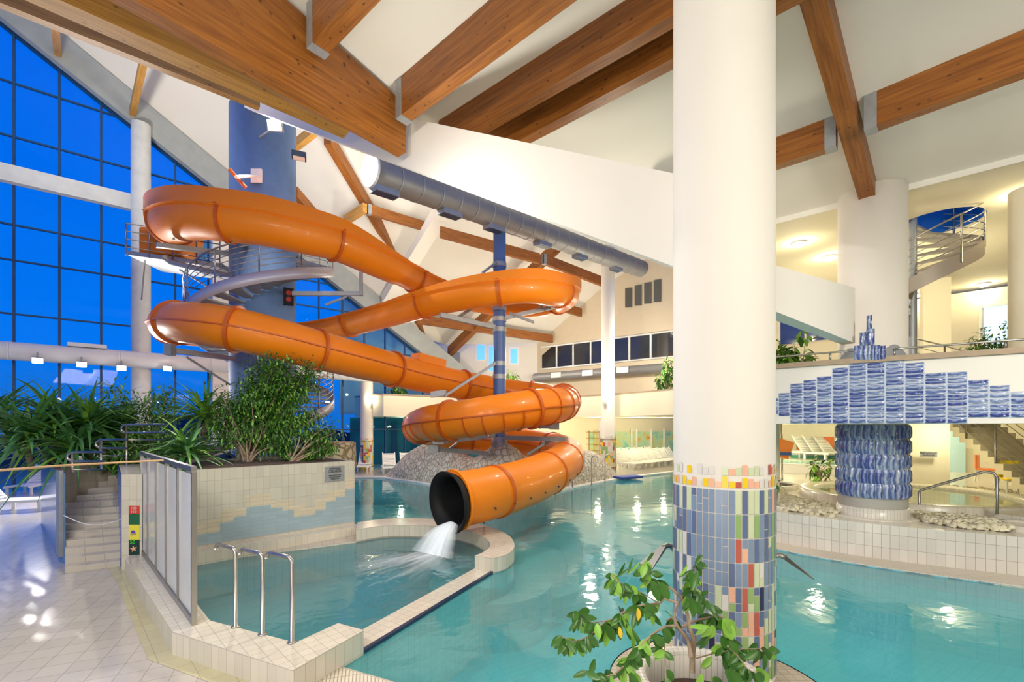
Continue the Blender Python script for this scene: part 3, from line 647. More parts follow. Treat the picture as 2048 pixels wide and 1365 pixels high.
# joists J1..J5, horizontal along wv
def joist(x0, y0, xe, ye, w, h, label, shoe=(0,), far=None):
    # lower right edge passes (x0,y0) on the ceiling side
    r0 = Vector(((x0-CX)/F, 1, (HY-y0)/F))
    # bottom is h below the ceiling plane
    k = EYE-(Apt.z+.18*qA)+h; Y = -k/(r0.z+.18*(qv.x*r0.x+qv.y)); p0 = Vector((r0.x*Y, Y, EYE+r0.z*Y))
    z = p0.z; Ye = F*(z-EYE)/(HY-ye); p1 = Vector(((xe-CX)/F*Ye, Ye, z))
    return p0, p1
def jbeam(x0, y0, xe, ye, w, h, label, ext=1.0, shoe=(0,), back=0):
    p0, p1 = joist(x0, y0, xe, ye, w, h, label); d_ = p1-p0; p1 = p0+d_*ext; p0 = p0-d_.normalized()*back
    return wbeam(p0, p1, w, h+.05, label, side=.5, shoe=shoe)
jbeam(648, 118, 762, 0, .26, .62, 'short wooden joist at the top, bolted to the biggest beam', 2.2)
jbeam(813, 250, 1155, 0, .22, .62, 'wooden joist bolted near the end of the biggest beam', 1.7)
jbeam(960, 275, 1350, 55, .2, .55, 'wooden joist passing behind the big pillar, left one of the close pair', 2.4, (), .9)
jbeam(1055, 290, 1350, 137, .2, .55, 'wooden joist passing behind the big pillar, right one of the close pair', 2.4, (), .9)
def j5(x0, y0, xe, ye, label, ext=1.0, shoe=(0,), h=.5):
    p0, p1 = joist(x0, y0, xe, ye, .2, h, label); p1 = p0+(p1-p0)*ext; return wbeam(p0, p1, .2, h+.05, label, side=.5, shoe=shoe)
j5(1672, 290, 1538, 335, 'short wooden joist left of the steep rafter above the blue tiled pillar', 3.5)
j5(1732, 272, 2048, 158, 'long wooden joist right of the steep rafter', 1.6)
# steep rafter onto col2
top2 = Vector((P2.x-.12, P2.y-.1, 6.85)); rd = Vector((-.70, -.71, .175))
wbeam(top2, top2+rd*9, .26, .55, 'steep wooden rafter resting on the white pillar above the blue tiles', side=0)
m_ = MB(); pp = top2+Vector((.16, -.12, .06)); m_.box(pp+Z3*.18, (.04, .30, .42), .75); tag(m_.build('nail_plate', M_GALV), 'perforated nail plate beside the foot of the steep rafter', 'plate')
# small rafters left (between rake beam and thin beam)
for (x0, y0, x1, y1, lab) in ((115, 113, 108, 30, 'short yellow rafter at far upper left above the glass'), (265, 233, 292, 110, 'yellow rafter above the round concrete pillar'), (468, 240, 470, 150, 'short rafter at the head of the blue tower')):
    t_ = gwt(x0); p = gw(t_, 0, -.5); a = at(x0, y0, p.y); b = at(x1, y1, p.y-3.0)
    wbeam(a, b, .2, .35, lab, m=M_WOODY)
# rafters and purlins of the slide hall roof
def rb_(x0, y0, Y0, x1, y1, Y1, w, h, lab, m=None, shoe=()): return wbeam(at(x0, y0, Y0), at(x1, y1, Y1), w, h, lab, m=m, shoe=shoe)
rb_(655, 288, 18.6, 790, 515, 24.5, .34, .5, 'steep wooden rafter left of the big metal duct')
rb_(822, 632, 26.5, 858, 700, 29.2, .4, .5, 'short rafter foot above the grey wall panel, left of the two')
rb_(1118, 500, 23.6, 900, 712, 29.4, .4, .55, 'wooden rafter falling left toward the small windows')
rb_(735, 428, 20.5, 853, 463, 22.2, .2, .42, 'short wooden purlin above the upper slide run', shoe=(0, 1))
rb_(880, 475, 21.4, 1078, 528, 23.3, .2, .5, 'wooden purlin behind the blue pole, left stretch')
rb_(1086, 528, 23.3, 1205, 573, 25.6, .2, .5, 'wooden purlin between the blue pole and the slim pillar', shoe=(0,))
rb_(835, 648, 26.6, 1105, 686, 29.5, .2, .5, 'lower wooden purlin behind the slide')
rb_(1108, 618, 27.4, 1162, 634, 28.6, .2, .5, 'short low purlin right of the slide end')
rb_(585, 305, 18.2, 640, 262, 16.5, .22, .35, 'short rafter beside the head of the blue tower', M_WOODY)
rb_(590, 395, 19.5, 640, 452, 21.5, .25, .45, 'rafter piece showing between blue tower and slide')
rb_(690, 450, 21.5, 730, 425, 20.3, .2, .4, 'small yellow purlin left of the steep rafter', M_WOODY)
mb = MB(); mb.beam(at(880, 440, 21.3), at(775, 610, 25.5), .7, .5); tag(mb.build('valley_beam', M_PLAST), 'white sloping concrete valley beam in the middle of the roof', 'beam')

# ---------------------------------------------------------------- big pillars
def mosaic(c, r, z0, z1, tw, th, cols, rnd, top_ragged=True, density=lambda a, z: .5, camdir=None):
    ms = MB(); n = int(round(2*PI*r/tw)); g = .004/r
    for k in range(n):
        a0 = 2*PI*k/n; a1 = 2*PI*(k+1)/n; z = z0
        am = (a0+a1)/2
        row = 0
        while z < z1-.01:
            h = th; cuts = [1.0]
            q = rnd.random()
            dv = density(am, (z-z0)/(z1-z0))
            if q < .30*dv+.05: cuts = [rnd.choice((.35, .6, .66)), 1.0]
            last = 0
            for cut in cuts:
                za, zb = z+last*h+.004, z+cut*h-.004; last = cut
                ci = cols(am, (z-z0)/(z1-z0), rnd)
                P = [Vector((c[0]+(r+.006)*math.cos(a), c[1]+(r+.006)*math.sin(a), zz)) for a, zz in ((a0+g, za), (a1-g, za), (a1-g, zb), (a0+g, zb))]
                ms.poly(P, ci)
            z += h
        if top_ragged:
            for j in range(rnd.choice((1, 2))):
                h = rnd.uniform(.05, .11); za = z1+.02+(.0 if j == 0 else .12); ci = rnd.choice((2, 5, 6, 7, 5, 3, 3, 2))
                P = [Vector((c[0]+(r+.006)*math.cos(a), c[1]+(r+.006)*math.sin(a), zz)) for a, zz in ((a0+g, za), (a1-g, za), (a1-g, za+h), (a0+g, za+h))]
                ms.poly(P, ci)
    return ms
def tcol(name, r, g, b): return mat(name, srgb(r, g, b), .3, 0, .04, 6)
MOS = [tcol('mosaic_mid_blue', 128, 148, 176), tcol('mosaic_blue', 98, 114, 150), tcol('mosaic_pale_green', 205, 216, 178), tcol('mosaic_white', 222, 218, 212), tcol('mosaic_green', 146, 180, 112), tcol('mosaic_salmon', 238, 182, 152), tcol('mosaic_yellow', 246, 205, 30), tcol('mosaic_red', 190, 98, 82), tcol('mosaic_navy', 45, 48, 88), tcol('mosaic_violet', 100, 84, 120)]
rnd = random.Random(3)
def cols1(a, h, rn):
    vdir = math.atan2(-P1.y, -P1.x); da = (a-vdir+PI) % (2*PI)-PI       # + = to the right seen from the deck
    x = rn.random(); side = da*57.3
    if -35 < side < 15 and h > .45: return 0 if x < .93 else 1
    if side > 15 and x < .26: return rn.choice((4, 2, 4, 5, 2, 7))
    if side > 5 and h < .5 and x < .45: return rn.choice((4, 2, 5, 7, 6, 8, 9, 1))
    if side < -32: return rn.choices((0, 1, 2, 3), (22, 34, 20, 16))[0]
    return rn.choices((0, 1, 2, 3, 4, 5, 8), (38, 30, 14, 11, 3, 1, 1))[0]
zt1 = EYE-(968-HY)/F*P1.y
p1 = thing('pillar', 'huge white round pillar with a colourful mosaic foot', 'pillar', (P1.x, P1.y, 0))
MB().lathe([(R1, 0), (R1, 8.6)], (P1.x, P1.y), 64).build('shaft', M_PLAST, p1)
mosaic(P1, R1, 0.03, zt1, .058, (zt1-.03)/8, cols1, rnd, True, lambda a, h: 1.2 if h < .6 else .5).build('mosaic', MOS, p1)
# small mosaic pillars at the back
def cols2(a, h, rn): return rn.choice((6, 6, 7, 3, 3, 2, 9, 5, 4, 3, 7))
c = gw(gwt(725), 0, -.6); p = thing('pillar', 'slim white pillar with a patchwork mosaic foot at the blue glass', 'pillar', c)
MB().lathe([(.34, 0), (.34, 5.2)], (c.x, c.y), 24).build('shaft', M_PLAST, p)
mosaic(c, .345, 0, 1.55, .12, .2, cols2, rnd, True).build('mosaic', MOS, p)
c5 = Vector(((1216-CX)/F*23.2, 23.2, 0)); p = thing('pillar', 'slim white pillar with a patchwork mosaic foot and a wall lamp', 'pillar', c5)
MB().lathe([(.40, 0), (.40, 2.6), (.34, 2.9), (.33, 11.6)], (c5.x, c5.y), 32).build('shaft', M_PLAST, p)
mosaic(c5, .405, 0, 1.7, .12, .2, cols2, rnd, True).build('mosaic', MOS, p)
# col2
p2 = thing('pillar', 'thick white pillar rising behind the wavy blue tile fan', 'pillar', (P2.x, P2.y, .66))
MB().lathe([(R2, .66), (R2, 7.19), (0, 7.19)], (P2.x, P2.y), 48).build('shaft', M_PLAST, p2)
ZC0, ZC1 = EYE-(1000-HY)/F*8.66, 2.5
# wavy glazed tile
M_WAVE = None
def wave_mat():
    m = bpy.data.materials.new('wavy_blue_glaze'); m.use_nodes = True; nt = m.node_tree; b = nt.nodes['Principled BSDF']; b.inputs['Roughness'].default_value = .12; b.inputs['Coat Weight'].default_value = .5
    u = nt.nodes.new('ShaderNodeUVMap'); w_ = nt.nodes.new('ShaderNodeTexWave'); w_.bands_direction = 'Y'; w_.inputs['Scale'].default_value = 4.2; w_.inputs['Distortion'].default_value = 1.6; w_.inputs['Detail'].default_value = 1; w_.inputs['Detail Scale'].default_value = 1.6
    nt.links.new(u.outputs[0], w_.inputs['Vector'])
    wn_ = nt.nodes.new('ShaderNodeTexWhiteNoise'); wn_.noise_dimensions = '2D'
    vm = nt.nodes.new('ShaderNodeVectorMath'); vm.operation = 'FLOOR'; dv = nt.nodes.new('ShaderNodeVectorMath'); dv.operation = 'MULTIPLY'; dv.inputs[1].default_value = (1/.31, 1/.1, 1)
    nt.links.new(u.outputs[0], dv.inputs[0]); nt.links.new(dv.outputs[0], vm.inputs[0]); nt.links.new(vm.outputs[0], wn_.inputs['Vector'])
    r = nt.nodes.new('ShaderNodeValToRGB'); E = r.color_ramp.elements
    E[0].position = .10; E[0].color = srgb(182, 190, 204); E[1].position = .88; E[1].color = srgb(60, 70, 142)
    x = E.new(.38); x.color = srgb(140, 158, 190); x = E.new(.62); x.color = srgb(98, 116, 166)
    ad = nt.nodes.new('ShaderNodeMath'); ad.operation = 'MULTIPLY_ADD'; ad.inputs[1].default_value = .5; nt.links.new(w_.outputs['Fac'], ad.inputs[0])
    m3 = nt.nodes.new('ShaderNodeMath'); m3.operation = 'MULTIPLY'; m3.inputs[1].default_value = .5; nt.links.new(wn_.outputs['Value'], m3.inputs[0]); nt.links.new(m3.outputs[0], ad.inputs[2])
    nt.links.new(ad.outputs[0], r.inputs[0]); nt.links.new(r.outputs[0], b.inputs['Base Color'])
    bp = nt.nodes.new('ShaderNodeBump'); bp.inputs['Strength'].default_value = .7; bp.inputs['Distance'].default_value = .015; nt.links.new(w_.outputs['Fac'], bp.inputs['Height']); nt.links.new(bp.outputs[0], b.inputs['Normal'])
    return m
M_WAVE = wave_mat(); M_GROUTB = mat('pale_blue_grout', srgb(190, 198, 210), .6)
def wavetile(mb, P, u0, v0, su, sv, nrm, vert=False, n=6):
    """P(a,b) -> point for a,b in 0..1 ; bulged tile"""
    rows = []
    for i in range(n+1):
        row = []
        for j in range(n+1):
            a, b = i/n, j/n
            w_ = (b if not vert else a); l_ = (a if not vert else b)
            e_ = min(a, 1-a, b, 1-b); bul = .022*min(1, e_*5)+.010*math.sin(w_*14+1.6*math.sin(l_*6.28+u0*3)+v0*7)*min(1, e_*6)
            row.append(P(a, b)+nrm(a, b)*bul)
        rows.append(row)
    wv_ = lambda a: .010*math.sin(6.5*a-.9)
    mb.grid(rows, 0, sm=True, uvf=(lambda i, j: (u0+su*i/n, v0+sv*j/n+wv_(i/n))) if not vert else (lambda i, j: (v0+sv*j/n, u0+su*i/n+wv_(j/n))))
ct = thing('tiled_column', 'short column clad in wavy upright blue tiles below the gallery edge', 'column', (P2.x, P2.y, .66))
mb = MB(); mb.lathe([(R2+.0, .66), (R2+.0, .8), (R2, ZC0)], (P2.x, P2.y), 48); mb.build('base', [M_PLAST], ct)
mb = MB(); mb.lathe([(R2+.03, .66), (R2+.03, .86), (R2, .87)], (P2.x, P2.y), 48); mb.build('foot_tiles', tile('foot_tile', (.78, .74, .64, 1), (.45, .42, .36, 1), .06, .3, .006), ct)
mb = MB(); nc = 32; nr_ = 5; hh = (ZC1-ZC0)/nr_
for rI in range(nr_):
    for k in range(nc):
        a0, a1 = 2*PI*k/nc, 2*PI*(k+1)/nc; z0 = ZC0+rI*hh
        def P(a, b, a0=a0, a1=a1, z0=z0): an = a0+(a1-a0)*(.02+.96*a); rr = R2+.02; return Vector((P2.x+rr*math.cos(an), P2.y+rr*math.sin(an), z0+hh*(.01+.98*b)))
        def Nn(a, b, a0=a0, a1=a1): an = a0+(a1-a0)*a; return Vector((math.cos(an), math.sin(an), 0))*1.1
        wavetile(mb, P, k*.31+rI*.09, rI*.1+k*.37, .12, .34, Nn, True, 5)
mb.lathe([(R2+.015, ZC0), (R2+.015, ZC1)], (P2.x, P2.y), 48, 1)
mb.build('wavy_tiles', [M_WAVE, M_GROUTB], ct)

# gallery fascia with the blue tile fan
fas = [hpl(1440, (3.9, 9.9), (5.07, 9.0), 0), Vector((5.11, 9.0, 0)), Vector((5.75, 8.45, 0)), Vector((6.36, 8.02, 0)), Vector((7.1, 7.5, 0)), Vector((7.85, 6.98, 0)), Vector((9.2, 6.1, 0)), Vector((12, 4.2, 0))]
fas = smooth(fas, 6); FT = 3.6
ga = thing('gallery_edge', 'white curved gallery parapet with a tan coping on the right', 'parapet', (7.1, 7.5, 2.5))
mb = MB(); mb.wall(fas, 2.52, FT, 0, sm=True)
bk2 = [p+Vector((.13, .16, 0)) for p in fas]; mb.wall(bk2[::-1], 2.9, FT, 0, sm=True); mb.build('fascia', M_PLAST, ga)
mb = MB(); mb.slab([p-Vector((.03, .04, 0)) for p in fas]+[p+Vector((.05, .06, 0)) for p in bk2[::-1]], FT, FT+.09, 0); mb.build('coping', M_SAND, ga)
galf = [p for p in fas]+[Vector((24, 4, 0)), Vector((24, 12, 0)), Vector((9, 24, 0)), Vector((5.2, 24.5, 0)), Vector((4.6, 12, 0))]
galf = [fas[0]]+fas[1:]+[Vector((24, 4, 0)), Vector((24, 14, 0)), Vector((13, 30, 0)), Vector((9.5, 24.5, 0)), Vector((6.2, 13.5, 0))]
mb = MB(); mb.flat([galf], 2.9, 0, True); mb.flat([galf], 2.52, 1, False)
struct(mb.build('floor_gallery', [M_FLOOR, M_CREAM]), 'upper gallery slab')
# tile fan: columns by pixel edges, heights in rows of .095
edges = [1537, 1557, 1580, 1606, 1633, 1664, 1697, 1733, 1770, 1809, 1849, 1893, 1935, 1978, 2020, 2063]
topy = [797, 787, 768, 761, 754, 737, 722, 716, 718, 727, 747, 745, 761, 772, 784]
boty = [829, 833, 847, 847, 847, 847, 847, 847, 847, 847, 847, 847, 836, 836, 836]
fan = thing('tile_fan', 'stepped fan of wavy blue glazed tiles on the gallery parapet', 'tile relief', (7.1, 7.4, 2.55))
fp = [Vector((p.x, p.y, 0)) for p in fas]
def on_fas(px):
    r = (px-CX)/F
    for i in range(len(fp)-1):
        a, b = fp[i], fp[i+1]; f0, f1 = a.x-r*a.y, b.x-r*b.y
        if f0 <= 0 <= f1 or f1 <= 0 <= f0: return a.lerp(b, f0/(f0-f1) if f0 != f1 else 0)
    return fp[-1]
mb = MB(); RH = .098
for i in range(len(edges)-1):
    a, b = on_fas(edges[i]), on_fas(edges[i+1]); nrm_ = (b-a).cross(Z3).normalized(); 
    zb = EYE-(boty[i]-HY)/F*a.y if boty[i] < 845 else 2.52
    zt_ = EYE-(topy[i]-HY)/F*a.y; nrow = max(1, round((zt_-zb)/RH)); rh = (zt_-zb)/nrow
    mb.wall([a+nrm_*.004, b+nrm_*.004], zb, zt_, 1)
    for k in range(nrow):
        def P(s_, t_, a=a, b=b, k=k, zb=zb, rh=rh): q_ = a.lerp(b, .015+.97*s_); return Vector((q_.x, q_.y, zb+rh*(k+.02+.96*t_)))
        wavetile(mb, P, i*.31, k*.1+.003, .30, .094, lambda a_, b_, n_=nrm_: n_*1.2, False, 8)
mb.build('wavy_tiles', [M_WAVE, M_GROUTB], fan)
# spire of upright tiles above the coping
mb = MB(); cbs = on_fas(1738); nrm_ = Vector((-.57, -.82, 0))
for (x0, x1, y0, y1) in ((1708, 1724, 722, 693), (1724, 1735, 722, 693), (1735, 1748, 722, 692), (1748, 1760, 722, 692), (1760, 1771, 720, 693), (1719, 1732, 693, 667), (1732, 1749, 692, 660), (1733, 1744, 660, 633)):
    a, b = on_fas(x0), on_fas(x1); zb, zt_ = EYE-(y0-HY)/F*a.y, EYE-(y1-HY)/F*a.y
    a2, b2 = a+nrm_*.05, b+nrm_*.05
    mb.hexa([Vector((a2.x, a2.y, zb)), Vector((b2.x, b2.y, zb)), Vector((b.x, b.y, zb)), Vector((a.x, a.y, zb))], [Vector((a2.x, a2.y, zt_)), Vector((b2.x, b2.y, zt_)), Vector((b.x, b.y, zt_)), Vector((a.x, a.y, zt_))], 1)
    def P(s_, t_, a=a2, b=b2, zb=zb, zt_=zt_): q_ = a.lerp(b, s_); return Vector((q_.x, q_.y, zb+(zt_-zb)*t_))
    wavetile(mb, P, x0*.31, y0*.1, .12, .3, lambda a_, b_: nrm_*1.2, True, 5)
mb.build('spire_tiles', [M_WAVE, M_GROUTB], fan)
# grey curved backing on the pillar above the coping
mb = MB(); zz = FT+.05
rows = []
for k in range(25):
    an = math.atan2(-P2.y, -P2.x)-1.25+2.5*k/24; h_ = .35+.18*abs(math.sin((k/24-.5)*PI*1.0))
    rows.append([Vector((P2.x+(R2+.012)*math.cos(an), P2.y+(R2+.012)*math.sin(an), z_)) for z_ in (2.9, zz+.28+.10*math.cos((k-12)*PI/6)*(-1))])
mb.grid(rows); mb.build('grey_backing', mat('grey_render', (.30, .32, .33, 1), .7), p2)

# ---------------------------------------------------------------- whirlpool island on the right
LZ = .66
lo = smooth([(8.9, 6.6, 0), (8.35, 7.15, 0), (7.42*(2048-CX)/F, 7.42, 0) if False else (8.34, 7.41, 0), (6.70, 8.43, 0), (5.50, 9.70, 0), (5.35, 10.8, 0), (5.6, 12.2, 0), (6.3, 14, 0)], 6)[6:]
lo = [Vector((10.6, 6.2, 0)), Vector((9.4, 6.7, 0))]+lo
wi = tag(MB().wall(lo[::-1] if False else lo, 0, LZ, 0, sm=True).build('ledge_wall', M_LEDGE), 'long curved white tiled wall around the whirlpool terrace', 'wall')
# make winding face camera irrelevant (two sided)
gr_in = [p for p in lo]; pool_edge = [p for p in main_pool[5:31]]
mb = MB(); outer = [Vector((9.5, 5.6, 0))]+pool_edge; 
mb.flat([outer+[Vector((6.3, 14, 0))]+lo[::-1]], .02, 0, True, 0)
# grate UV: radial bars -> rebuild as ruled strip
strip_m = MB(); res = 60
def resample(P, n):
    P = [Vector((p.x, p.y, 0)) for p in P]; L = [0]
    for i in range(1, len(P)): L.append(L[-1]+(P[i]-P[i-1]).length)
    out = []; j = 0
    for k in range(n+1):
        s_ = L[-1]*k/n
        while j < len(P)-2 and L[j+1] < s_: j += 1
        out.append(P[j].lerp(P[j+1], (s_-L[j])/max(1e-6, L[j+1]-L[j])))
    return out, L[-1]
ro, Lr = resample(outer, res); ri, _ = resample(lo[:-0] if False else lo, res)
rows = [[Vector((ro[k].x, ro[k].y, .02)), Vector((ri[k].x, ri[k].y, .03))] for k in range(res+1)]
strip_m.grid(rows, 0, sm=False, uvf=lambda i, j: (i*Lr/res, .03+j*.5)); strip_m.wall([p for p in ro], -.06, .02, 1)
tag(strip_m.build('overflow_channel', [M_GRATE, M_CURBT]), 'curved cream overflow grating at the foot of the white terrace wall', 'grating')
# terrace top
terr = lo+[Vector((8, 18, 0)), Vector((12, 24, 0)), Vector((24, 14, 0)), Vector((20, 3, 0)), Vector((11, 5.5, 0))]
wc = Vector((9.62, 11.02, 0)); WR = 2.25
ring = [(wc.x+(WR-.28)*math.cos(a*PI/24), wc.y+(WR-.28)*math.sin(a*PI/24)) for a in range(48)]
mb = MB(); mb.flat([terr, ring], LZ, 0, True, .3); tag(mb.build('terrace', M_CURBT), 'raised cream tiled terrace carrying the round whirlpool', 'terrace', kind='structure')
wp = thing('whirlpool', 'round whirlpool basin with a cream tiled rim behind the blue tiled column', 'whirlpool', (wc.x, wc.y, LZ))
mb = MB(); mb.lathe([(WR, LZ-.01), (WR, .86), (WR-.03, .88), (WR-.30, .88), (WR-.34, .84), (WR-.34, .2), (0, .2)], (wc.x, wc.y), 56); mb.build('rim', tile('rim_tile', (.78, .72, .57, 1), (.45, .40, .30, 1), .12, .3, .006), wp)
mb = MB(); mb.lathe([(WR-.345, .80), (0, .80)], (wc.x, wc.y), 48, sm=False); tag(mb.build('water_surface', M_WHW, wp), None, None, kind='stuff')
mb = MB(); mb.slab([(9.05, 8.55), (9.3, 7.9), (10.2, 7.2), (11.4, 8.4), (11.2, 9.6), (10.2, 8.9), (9.2, 8.9)], LZ-.02, .84, 1, 0); tag(mb.build('terrace_step', [M_CURB, M_CURBT]), 'tiled landing step at the right front of the whirlpool', 'step')
# small round shapes
for (x_, y_, r_, h_, lab) in ((8.95, 7.85, .42, .78, 'low round tiled tub at the right frame edge'), (5.95, 10.05, .38, .74, 'round tiled planter ring beside the cream column'), (7.5, 13.3, .75, .80, 'round tiled planter ring behind the whirlpool')):
    t_ = thing('planter', lab, 'planter', (x_, y_, LZ)); MB().lathe([(r_, LZ), (r_, h_), (r_-.08, h_), (r_-.09, h_-.06)], (x_, y_), 32).build('ring', M_CURBT, t_); MB().lathe([(r_-.085, h_-.04), (0, h_-.03)], (x_, y_), 24).build('soil', M_SOIL if r_ != .42 else M_CURBT, t_)
# ring around column foot
tag(MB().lathe([(.80, LZ), (.80, .685), (.5, .685)], (P2.x+.02, P2.y+.08), 32).build('plinth', M_CURBT), 'flat tiled plinth around the foot of the blue tiled column', 'plinth')
# rocks (countless pebbles: bed + the bigger ones)
M_PEB = mat('cream_pebble', (.80, .70, .50, 1), .75, var=.35, scale=5)
def pebbles(poly, n, label, z, smin=.04, smax=.085):
    mb = MB(); rn = random.Random(len(label)); xs = [p[0] for p in poly]; ys = [p[1] for p in poly]
    def inside(x, y):
        r_ = False; j = len(poly)-1
        for i in range(len(poly)):
            if (poly[i][1] > y) != (poly[j][1] > y) and x < (poly[j][0]-poly[i][0])*(y-poly[i][1])/(poly[j][1]-poly[i][1])+poly[i][0]: r_ = not r_
            j = i
        return r_
    k = 0
    while k < n:
        x, y = rn.uniform(min(xs), max(xs)), rn.uniform(min(ys), max(ys))
        if not inside(x, y): continue
        k += 1; s_ = rn.uniform(smin, smax); c_ = Vector((x, y, z+rn.uniform(0, .07))); R = Matrix.Rotation(rn.uniform(0, 6.3), 3, 'Z') @ Matrix.Rotation(rn.uniform(-.5, .5), 3, 'X')
        rows = []
        for i in range(1, 4):
            ph = PI*i/4; rows.append([c_+R @ Vector((s_*math.sin(ph)*math.cos(2*PI*j/6)*rn.uniform(.85, 1.15), s_*.7*math.sin(ph)*math.sin(2*PI*j/6), s_*.62*math.cos(ph))) for j in range(6)])
        b0 = len(mb.v); mb.grid(rows, 0, cu=True, sm=True); mb.face([b0+j for j in range(6)][::-1], sm=True); mb.face([b0+12+j for j in range(6)], sm=True)
    return tag(mb.build('pebble_bed', M_PEB), label, 'pebbles', kind='stuff')
pebbles([(5.62, 9.85), (6.4, 9.1), (6.9, 9.5), (7.05, 10.2), (7.0, 11.6), (7.6, 12.8), (6.6, 13.4), (5.7, 12)], 1900, 'bed of cream pebbles left of the whirlpool', LZ)
pebbles([(7.75, 8.5), (7.9, 8.05), (8.5, 7.7), (8.95, 8.4), (8.8, 8.75), (8.3, 9.0), (8.1, 9.15)], 950, 'bed of cream pebbles right of the blue tiled column', LZ+.03)
pebbles([(10.0, 13.4), (13.5, 10.5), (14.5, 11.5), (11.5, 14.6)], 900, 'strip of cream pebbles behind the whirlpool', LZ)
# whirlpool handrail
hp = [gp(1838, 1018, .80), at(1838, 985, 9.25), at(1975, 944, 8.9), at(1995, 948, 8.3), None]
a = gp(1838, 1019, .78); b = gp(1994, 1028, .84)
mb = MB(); mb.tube([a, Vector((a.x, a.y, a.z+.33)), Vector((a.x, a.y, a.z+.37))+Vector((.03, -.01, .02)), Vector((b.x-.12, b.y+.12, EYE-(945-HY)/F*b.y+.0)), Vector((b.x-.03, b.y+.03, EYE-(947-HY)/F*b.y)), Vector((b.x, b.y, EYE-(955-HY)/F*b.y)), b], .026, 10)
tag(mb.build('handrail', M_STEEL), 'bent steel handrail at the right side of the whirlpool', 'handrail')

# ---------------------------------------------------------------- lower right background
# cream column block, stairs, raised pool, wall
cb = MB(); ca_ = at(1846, 900, 13.2); cb.box((ca_.x, 13.2, 1.6), (.95, .8, 1.9), -.5); tag(cb.build('pillar', M_CREAM), 'square cream pillar with a small grey sign under the gallery', 'pillar')
sg = at(1857, 909, 12.68); t_ = thing('wall_sign', 'small grey sign on the cream pillar under the gallery', 'sign', sg)
MB().box(sg, (.36, .01, .15), -.5).build('plate', M_GALV, t_); text('PREPOVEDANO\nSKAKANJE', 'lettering', sg+Vector((-.005, -.008, 0)), .055, Vector((math.cos(-.5), math.sin(-.5), 0)), Z3, M_INK, t_)
tag(MB().lathe([(.13, LZ), (.13, 2.52)], (at(1547, 900, 10.6).x, 10.6), 20).build('pillar', M_CREAM), 'slim cream pillar at the right edge of the big mosaic pillar', 'pillar')
# raised back pool
rp0, rp1 = at(1545, 900, 17.5), at(1812, 900, 15.4)
bp_ = thing('raised_pool', 'raised pool with a green stripe under the gallery', 'pool', (rp0.x, rp0.y, LZ))
d_ = Vector((rp1.x-rp0.x, rp1.y-rp0.y, 0)); n_ = Vector((-d_.y, d_.x, 0)).normalized()
q0, q1 = Vector((rp0.x, rp0.y, 0)), Vector((rp1.x, rp1.y, 0))
mb = MB(); mb.wall([q0, q1], LZ, 1.0, 0); mb.slab([q0, q1, q1+n_*.25, q0+n_*.25], .99, 1.02, 0); mb.wall([q0+n_*4.0, q1+n_*4.0], .5, 1.35, 0); mb.build('walls', M_WHITE, bp_)
mb = MB(); mb.flat([[q0+n_*.25, q1+n_*.25, q1+n_*4, q0+n_*4]], .97); mb.build('water', mat('pale_green_water', srgb(165, 215, 200), .12), bp_)
mb = MB(); mb.wall([q0+n_*3.98+d_*.03, q1+n_*3.98], .99, 1.14, 0); mb.build('green_stripe', mat('green_stripe', srgb(90, 180, 150), .3), bp_)
# back wall of the lower floor: windows with coloured scene
M_MUR = bpy.data.materials.new('coloured_mural'); M_MUR.use_nodes = True
nt = M_MUR.node_tree; b_ = nt.nodes['Principled BSDF']; t_ = nt.nodes.new('ShaderNodeTexCoord'); n1 = nt.nodes.new('ShaderNodeTexNoise'); n1.inputs['Scale'].default_value = 1.1; n1.inputs['Detail'].default_value = 5
r_ = nt.nodes.new('ShaderNodeValToRGB'); nt.links.new(t_.outputs['Object'], n1.inputs['Vector']); nt.links.new(n1.outputs['Color'], r_.inputs[0]); nt.links.new(r_.outputs[0], b_.inputs['Base Color'])
E = r_.color_ramp.elements; E[0].position = .3; E[0].color = srgb(90, 150, 110); E[1].position = .7; E[1].color = srgb(225, 160, 90)
for p_, c_ in ((.42, srgb(140, 205, 190)), (.5, srgb(190, 225, 190)), (.58, srgb(215, 205, 130)), (.63, srgb(225, 120, 70))): x_ = E.new(p_); x_.color = c_
def back_wall(name, a, b, z0, z1, m, label=None): 
    return struct(MB().wall([a, b], z0, z1).build(name, m), label)
lwA, lwB = Vector((10.1, 23.09, 0)), Vector((22, 14.5, 0))
back_wall('wall_right_lower', lwA, lwB, 0, 2.9, M_CREAM, 'cream back wall under the gallery')
